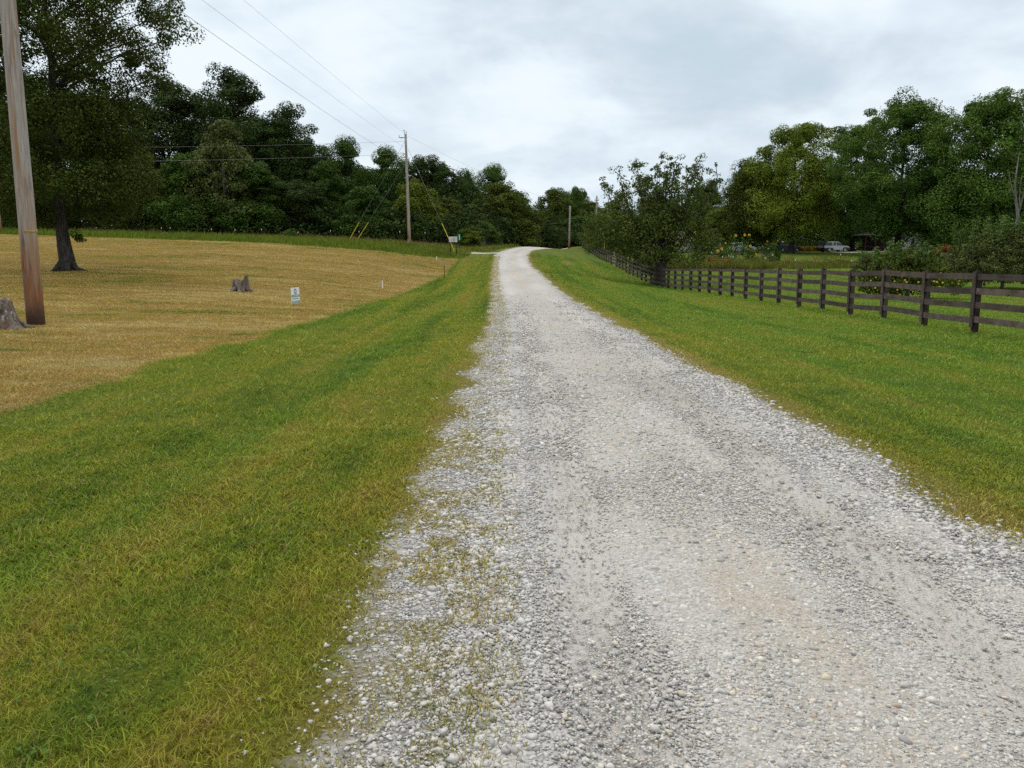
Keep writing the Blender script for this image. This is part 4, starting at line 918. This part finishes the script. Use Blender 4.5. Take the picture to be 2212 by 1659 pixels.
# ------------------------------------------------------------------ vehicles
M['glass'] = plain("tinted_glass", (.015, .02, .025), .12, .1, 2, .6); M['tyre'] = plain("tyre_rubber", (.015, .015, .015), .9); M['rim'] = plain("wheel_rim", (.35, .36, .37), .35, .1, 2, .5, .6)
M['silver'] = plain("silver_paint", (.50, .53, .55), .35, .06, 2, .5); M['dkclad'] = plain("dark_cladding", (.03, .032, .036), .6); M['navy'] = plain("navy_paint", (.012, .014, .028), .3, .1, 2, .5); M['wpaint'] = plain("white_car_paint", (.78, .79, .80), .35, .04, 2, .5)
M['lred'] = plain("tail_lens", (.30, .02, .02), .3); M['lclr'] = plain("head_lens", (.7, .7, .66), .2); M['tonneau'] = plain("canopy_dark", (.045, .05, .075), .4)
def wheels(o, xs, hwid, r):
    for x in xs:
        for sd in (-1, 1):
            w = MB(); y0, y1 = sorted((sd*(hwid-.2), sd*hwid)); k = 16
            w.prism([(x+r*math.cos(t), r+r*math.sin(t)) for t in [6.2832*i/k for i in range(k)]], y0, y1); wo = w.build("wheel", M['tyre'], o, .02)
            f = MB(); yy = sorted((sd*hwid-sd*.01, sd*hwid+sd*.012)); f.prism([(x+r*.62*math.cos(t), r+r*.62*math.sin(t)) for t in [6.2832*i/k for i in range(k)]], *yy); f.build("rim", M['rim'], wo)
def suv(name, label, cat, loc, rz, paint, L=4.6, W=1.84, H=1.7):
    o = thing(name, label, cat, loc, rz); h = W/2
    low = [(-L/2, .38), (-L/2+.05, .95), (-L/2+.12, 1.02), (L/2-1.35, 1.02), (L/2-.35, .92), (L/2-.04, .72), (L/2, .38), (L/2-.3, .25), (-L/2+.3, .25)]
    MB().prism(low, -h, h).build("body", M[paint], o, .05)
    cab = [(-L/2+.08, 1.015), (-L/2+.38, H-.06), (-L/2+.75, H), (L/2-2.35, H-.02), (L/2-1.3, 1.015)]
    MB().prism(cab, -h+.14, h-.14).build("cabin", M[paint], o, .06)
    for sd in (-1, 1):
        for a, b in (((-L/2+.42, -L/2+1.25)), ((-L/2+1.33, -L/2+2.2)), ((-L/2+2.28, L/2-1.55))):
            y0, y1 = sorted((sd*(h-.15), sd*(h-.132))); top = H-.13; xb = b-(.55 if b > L/2-1.6 else 0)
            MB().prism([(a, 1.07), (b, 1.07), (xb, top), (a+(.12 if a < -L/2+.5 else 0), top)], y0, y1).build("side_window", M['glass'], o)
        MB().box(-L/2-.012, -L/2+.05, *sorted((sd*(h-.28), sd*(h-.03))), .80, 1.0).build("tail_light", M['lred'], o)
        MB().box(L/2-.14, L/2-.02, *sorted((sd*(h-.42), sd*(h-.06))), .62, .76).build("headlight", M['lclr'], o)
    MB().prism([(-L/2+.13, 1.06), (-L/2+.35, H-.14), (-L/2+.30, H-.14), (-L/2+.08, 1.06)], -h+.25, h-.25).build("rear_window", M['glass'], o)
    MB().prism([(L/2-1.34, 1.05), (L/2-2.25, H-.08), (L/2-2.2, H-.08), (L/2-1.28, 1.05)], -h+.25, h-.25).build("windscreen", M['glass'], o)
    wheels(o, (-L/2+.85, L/2-.9), h+.005, .34); return o
pv = gnd(1700, 141, 541); suv("parked_car", "dark navy estate car parked behind an oak trunk, left of the silver pickup", "car", pv, R(14), 'navy')
pv = gnd(1604, 141, 541); suv("parked_car", "white car almost hidden behind sunflowers and leaves", "car", pv, R(4), 'wpaint', 4.5, 1.8, 1.62)
def pickup():
    p = gnd(1800, 139, 541); o = thing("pickup_truck", "silver extended cab pickup with dark bed canopy parked facing right", "pickup truck", p, R(18)); L, h = 5.3, .92
    MB().prism([(-L/2, .5), (-L/2, 1.08), (L/2-1.3, 1.10), (L/2-.25, 1.02), (L/2-.03, .85), (L/2, .5)], -h, h).build("body", M['silver'], o, .05)
    MB().prism([(-L/2+.02, .32), (-L/2-.06, .50), (-L/2-.06, .72), (-L/2+1.9, .72), (-L/2+1.9, .32)], -h-.02, h+.02).build("rear_cladding", M['dkclad'], o, .03)
    MB().prism([(L/2-1.45, .32), (L/2-1.45, .66), (L/2-1.2, .86), (L/2-.5, .86), (L/2+.06, .70), (L/2+.06, .36)], -h-.02, h+.02).build("front_cladding", M['dkclad'], o, .03)
    MB().box(-L/2+1.9, L/2-1.45, -h-.01, h+.01, .36, .52).build("sill", M['silver'], o, .02)
    MB().prism([(-.95, 1.09), (-.85, 1.70), (-.5, 1.78), (.45, 1.76), (1.35, 1.09)], -h+.12, h-.12).build("cab", M['silver'], o, .06)
    MB().prism([(-L/2+.03, 1.09), (-L/2+.22, 1.66), (-1.0, 1.68), (-1.0, 1.09)], -h+.08, h-.08).build("bed_canopy", M['tonneau'], o, .05)
    for sd in (-1, 1):
        y0, y1 = sorted((sd*(h-.13), sd*(h-.112)))
        MB().prism([(-.72, 1.16), (-.12, 1.16), (-.12, 1.64), (-.66, 1.64)], y0, y1).build("side_window", M['glass'], o); MB().prism([(.0, 1.16), (1.12, 1.16), (.46, 1.64), (.0, 1.64)], y0, y1).build("side_window", M['glass'], o)
        y0, y1 = sorted((sd*(h-.09), sd*(h-.07))); MB().prism([(-L/2+.35, 1.18), (-1.15, 1.18), (-1.15, 1.58), (-L/2+.42, 1.58)], y0, y1).build("canopy_window", M['glass'], o)
        MB().box(-L/2-.015, -L/2+.05, *sorted((sd*(h-.2), sd*(h-.01))), .74, 1.02).build("tail_light", M['lred'], o); MB().box(L/2-.12, L/2+.0, *sorted((sd*(h-.4), sd*(h-.08))), .72, .88).build("headlight", M['lclr'], o)
        MB().box(.9, 1.08, *sorted((sd*(h+.0), sd*(h+.16))), 1.12, 1.26).build("mirror", M['dkclad'], o)
    MB().box(.02, .16, -h-.025, -h-.002, .94, .98).build("door_handle", M['dkclad'], o)
    wheels(o, (-L/2+1.1, L/2-.95), h+.01, .38)
pickup()

# ------------------------------------------------------------------ buildings
M['rooftile'] = plain("brown_shingle", (.11, .085, .085), .9, .2, 8); M['stonewall'] = plain("pale_stone", (.46, .42, .37), .9, .25, 2); M['siding'] = plain("pale_siding", (.42, .43, .44), .7, .06, 2); M['redwood'] = plain("red_brown_boards", (.035, .016, .013), .8, .25, 4); M['greyroof'] = plain("grey_roof", (.24, .24, .25), .7, .1, 3)
def house(name, label, loc, rz, Wd, Dp, hw_, hr, wall, roof, over=.4):
    o = thing(name, label, "house", loc, rz); w, d = Wd/2, Dp/2
    MB().prism([(-w, -.6), (w, -.6), (w, hw_), (0, hr-.06), (-w, hw_)], -d, d).build("wall", M[wall], o)
    sl = (hr-hw_)/w; rf = MB(); e = w+over
    for sd in (-1, 1): rf.prism([(0, hr), (sd*e, hr-sl*e), (sd*e, hr-sl*e+.16), (0, hr+.16)], -d-over, d+over)
    r = rf.build("roof", M[roof], o)
    tr_ = MB()
    for sd in (-1, 1): tr_.prism([(0, hr-.12), (sd*(e+.02), hr-sl*e-.14), (sd*(e+.02), hr-sl*e+.19), (0, hr+.19)], -d-over-.06, -d-over-.003)
    tr_.build("rake_trim", M['white'], r)
    for q in (-w*.5, w*.45):
        f = MB(); f.box(q-.55, q+.55, -d-.04, -d-.002, 1.0, 2.3); fo = f.build("window", M['white'], o); MB().box(q-.47, q+.47, -d-.055, -d-.042, 1.08, 2.22).build("pane", M['glass'], fo)
    MB().box(-.1, .85, -d-.03, -d-.002, -.3, 2.05).build("door", M['redwood'], o)
    return o
rp = at(1487, 488, 138); gz = tz(rp.x, 140); house("stone_house", "small brown roofed house with pale wall half hidden behind the wispy tree", (rp.x-2.2, 142, gz), R(-12), 8.4, 8, rp.z-gz-2.5, rp.z-gz+.2, 'stonewall', 'rooftile')
rp = at(1965, 452, 168); gz = tz(rp.x, 170); house("pale_house", "pale grey house glimpsed through the right oaks", (rp.x, 174, gz), R(24), 11, 9, rp.z-gz-2.2, rp.z-gz+1.2, 'siding', 'greyroof')
def pavilion():
    p = gnd(1888, 141, 541); o = thing("pavilion", "dark open sided timber pavilion right of the silver pickup", "pavilion", p, R(6)); h = at(1888, 505, 141).z-p.z
    rf = MB(); rf.prism([(-3.2, h-.32), (3.2, h-.32), (3.2, h-.12), (2.2, h+.12), (-2.2, h+.12), (-3.2, h-.12)], -2.2, 2.2); rf.build("roof", M['greyroof'], o)
    MB().box(-2.9, 2.9, -2.05, 2.05, h-.55, h-.325).build("beam", M['redwood'], o)
    for q in (-2.75, -.95, .95, 2.75):
        for yy in (-1.9, 1.9): MB().box(q-.09, q+.09, yy-.09, yy+.09, -.4, h-.553).build("post", M['redwood'], o)
    MB().box(-.85, 2.65, 1.75, 1.803, -.1, h-.56).build("back_wall", M['redwood'], o); MB().box(-2.6, 2.6, -1.86, -1.8, .75, .87).build("handrail", M['redwood'], o)
    MB().box(-3.1, 3.1, -2.1, 2.1, -.5, .06).build("floor", M['stonewall'], o)
pavilion()
# pale drive by the pavilion, golden flowers behind the vehicles, stone edging
dx, dy = np.meshgrid(np.linspace(54, 72, 30), np.linspace(134.5, 138.2, 8)); wob = .5*(fbm(dx*.4, dy*.4, 3)-.5)
q = (np.arange(7)[:, None]*30+np.arange(29)[None, :]).ravel(); V = np.stack([dx.ravel(), (dy+wob).ravel(), TZ(dx, dy+wob).ravel()+.05], 1)
o = np_mesh("driveway", V, np.stack([q, q+1, q+31, q+30], 1), M['road'], None, dict(track=np.ones(240), brown=np.ones(240)*.4), True); tag(o, kind='structure')
rng = np.random.default_rng(81); n = 1500; x = rng.uniform(48, 57.5, n); y = rng.uniform(147, 151, n)
stalks("golden_flowers", x, y, .9+.5*rng.random(n), .10+.06*rng.random(n), M['goldleaf'], "golden flower strip behind the dark car and the pickup", "flowers", 82, .3)
eg = MB(); rg = random.Random(8); e0 = at(1536, 542, 118); e1_ = at(1578, 543, 118)
for k in range(14):
    t = k/13; xx = e0.x+(e1_.x-e0.x)*t; gz = tz(xx, 118); eg.box(xx-.11, xx+.10, 117.9, 118.15, gz-.2, gz+.28+rg.uniform(-.03, .04))
tag(eg.build("stone_edging", M['stonewall'], None, .02), "low pale edging behind the rusty weeds", "edging")

# ------------------------------------------------------------------ light
SUN_EL, SUN_AZ = R(52), R(-32)      # azimuth from +Y, negative to the left: light from behind the woods on the left
sd = bpy.data.lights.new("sun", 'SUN'); so = bpy.data.objects.new("sun", sd); COL.objects.link(so)
sd.energy = 2.1; sd.angle = R(20); sd.color = (1, .96, .9)
dirv = Vector((math.sin(SUN_AZ)*math.cos(SUN_EL), math.cos(SUN_AZ)*math.cos(SUN_EL), math.sin(SUN_EL)))
so.rotation_euler = dirv.to_track_quat('Z', 'Y').to_euler(); so.location = (0, 0, 60)

W = bpy.data.worlds.new("World"); SC.world = W; W.use_nodes = True; t = W.node_tree; t.nodes.clear()
def N(ty, **kw):
    x = t.nodes.new(ty)
    for k, v in kw.items(): setattr(x, k, v)
    return x
L = t.links.new
out = N('ShaderNodeOutputWorld'); bg = N('ShaderNodeBackground'); bg.inputs['Strength'].default_value = .1; L(bg.outputs[0], out.inputs['Surface'])
sky = N('ShaderNodeTexSky', sky_type='NISHITA'); sky.sun_disc = False; sky.sun_elevation = SUN_EL; sky.sun_rotation = SUN_AZ; sky.dust_density = 2.0
tc = N('ShaderNodeTexCoord'); sep = N('ShaderNodeSeparateXYZ'); L(tc.outputs['Generated'], sep.inputs[0])
def mth(op, a, b=0.0, clamp=False):
    x = N('ShaderNodeMath', operation=op); x.use_clamp = clamp
    for i, v in enumerate((a, b)):
        if hasattr(v, 'is_linked'): L(v, x.inputs[i])
        else: x.inputs[i].default_value = v
    return x.outputs[0]
den = mth('ADD', mth('MAXIMUM', sep.outputs['Z'], 0.0), .30)
cx_, cy_ = mth('DIVIDE', sep.outputs['X'], den), mth('DIVIDE', sep.outputs['Y'], den)
cmb = N('ShaderNodeCombineXYZ'); L(cx_, cmb.inputs[0]); L(cy_, cmb.inputs[1])
def nz(scale, detail, loc=(0, 0, 0), dist=.4, rough=.55):
    mp = N('ShaderNodeMapping'); mp.inputs['Location'].default_value = loc; L(cmb.outputs[0], mp.inputs[0])
    x = N('ShaderNodeTexNoise'); L(mp.outputs[0], x.inputs['Vector']); x.inputs['Scale'].default_value = scale; x.inputs['Detail'].default_value = detail; x.inputs['Distortion'].default_value = dist; x.inputs['Roughness'].default_value = rough
    return x.outputs['Fac']
def mr(v, a, b, c, d):
    x = N('ShaderNodeMapRange'); x.interpolation_type = 'SMOOTHSTEP'; L(v, x.inputs[0]); 
    for i, q in zip((1, 2, 3, 4), (a, b, c, d)): x.inputs[i].default_value = q
    return x.outputs[0]
shade = mth('ADD', mth('MULTIPLY', nz(.85, 7, (2.3, 1.1, 0), .2, .55), .62), mth('MULTIPLY', nz(2.7, 6, (5, 2, 0), .3, .58), .38))
br = mr(shade, .37, .59, 0, 1)
cr_ = N('ShaderNodeValToRGB'); L(br, cr_.inputs[0]); e = cr_.color_ramp.elements
e[0].position = 0; e[0].color = (.53, .635, .725, 1); e[1].position = 1; e[1].color = (.81, .89, .952, 1)
zen = mr(sep.outputs['Z'], .30, .95, 1.0, 1.85)           # overcast sky: brighter towards the zenith
sc1 = N('ShaderNodeVectorMath', operation='SCALE'); mxn = N('ShaderNodeMix', data_type='RGBA'); L(mr(sep.outputs['Z'], .38, .75, 0, 1), mxn.inputs[0]); L(cr_.outputs[0], mxn.inputs[6]); mxn.inputs[7].default_value = (.80, .79, .76, 1); L(mxn.outputs[2], sc1.inputs[0]); L(mth('MULTIPLY', zen, 10.0), sc1.inputs['Scale'])
gap = mr(nz(.8, 5, (9.2, 3.4, 0)), .50, .64, 0, 1)
low = mr(sep.outputs['Z'], .10, .02, .55, .0)
cover = mth('SUBTRACT', 1.0, mth('MULTIPLY', gap, .30))
mxw = N('ShaderNodeMix', data_type='RGBA'); L(cover, mxw.inputs[0]); L(sky.outputs[0], mxw.inputs[6]); L(sc1.outputs[0], mxw.inputs[7]); L(mxw.outputs[2], bg.inputs['Color'])

# ------------------------------------------------------------------ render
SC.render.engine = 'CYCLES'; SC.view_settings.view_transform = 'Standard'; SC.view_settings.look = 'None'; SC.view_settings.exposure = .12; SC.view_settings.gamma = 1
c = SC.cycles; c.max_bounces = 5; c.diffuse_bounces = 3; c.glossy_bounces = 2; c.transmission_bounces = 3; c.transparent_max_bounces = 4; c.use_denoising = False
c.caustics_reflective = False; c.caustics_refractive = False; c.sample_clamp_indirect = 4
SC.render.film_transparent = False
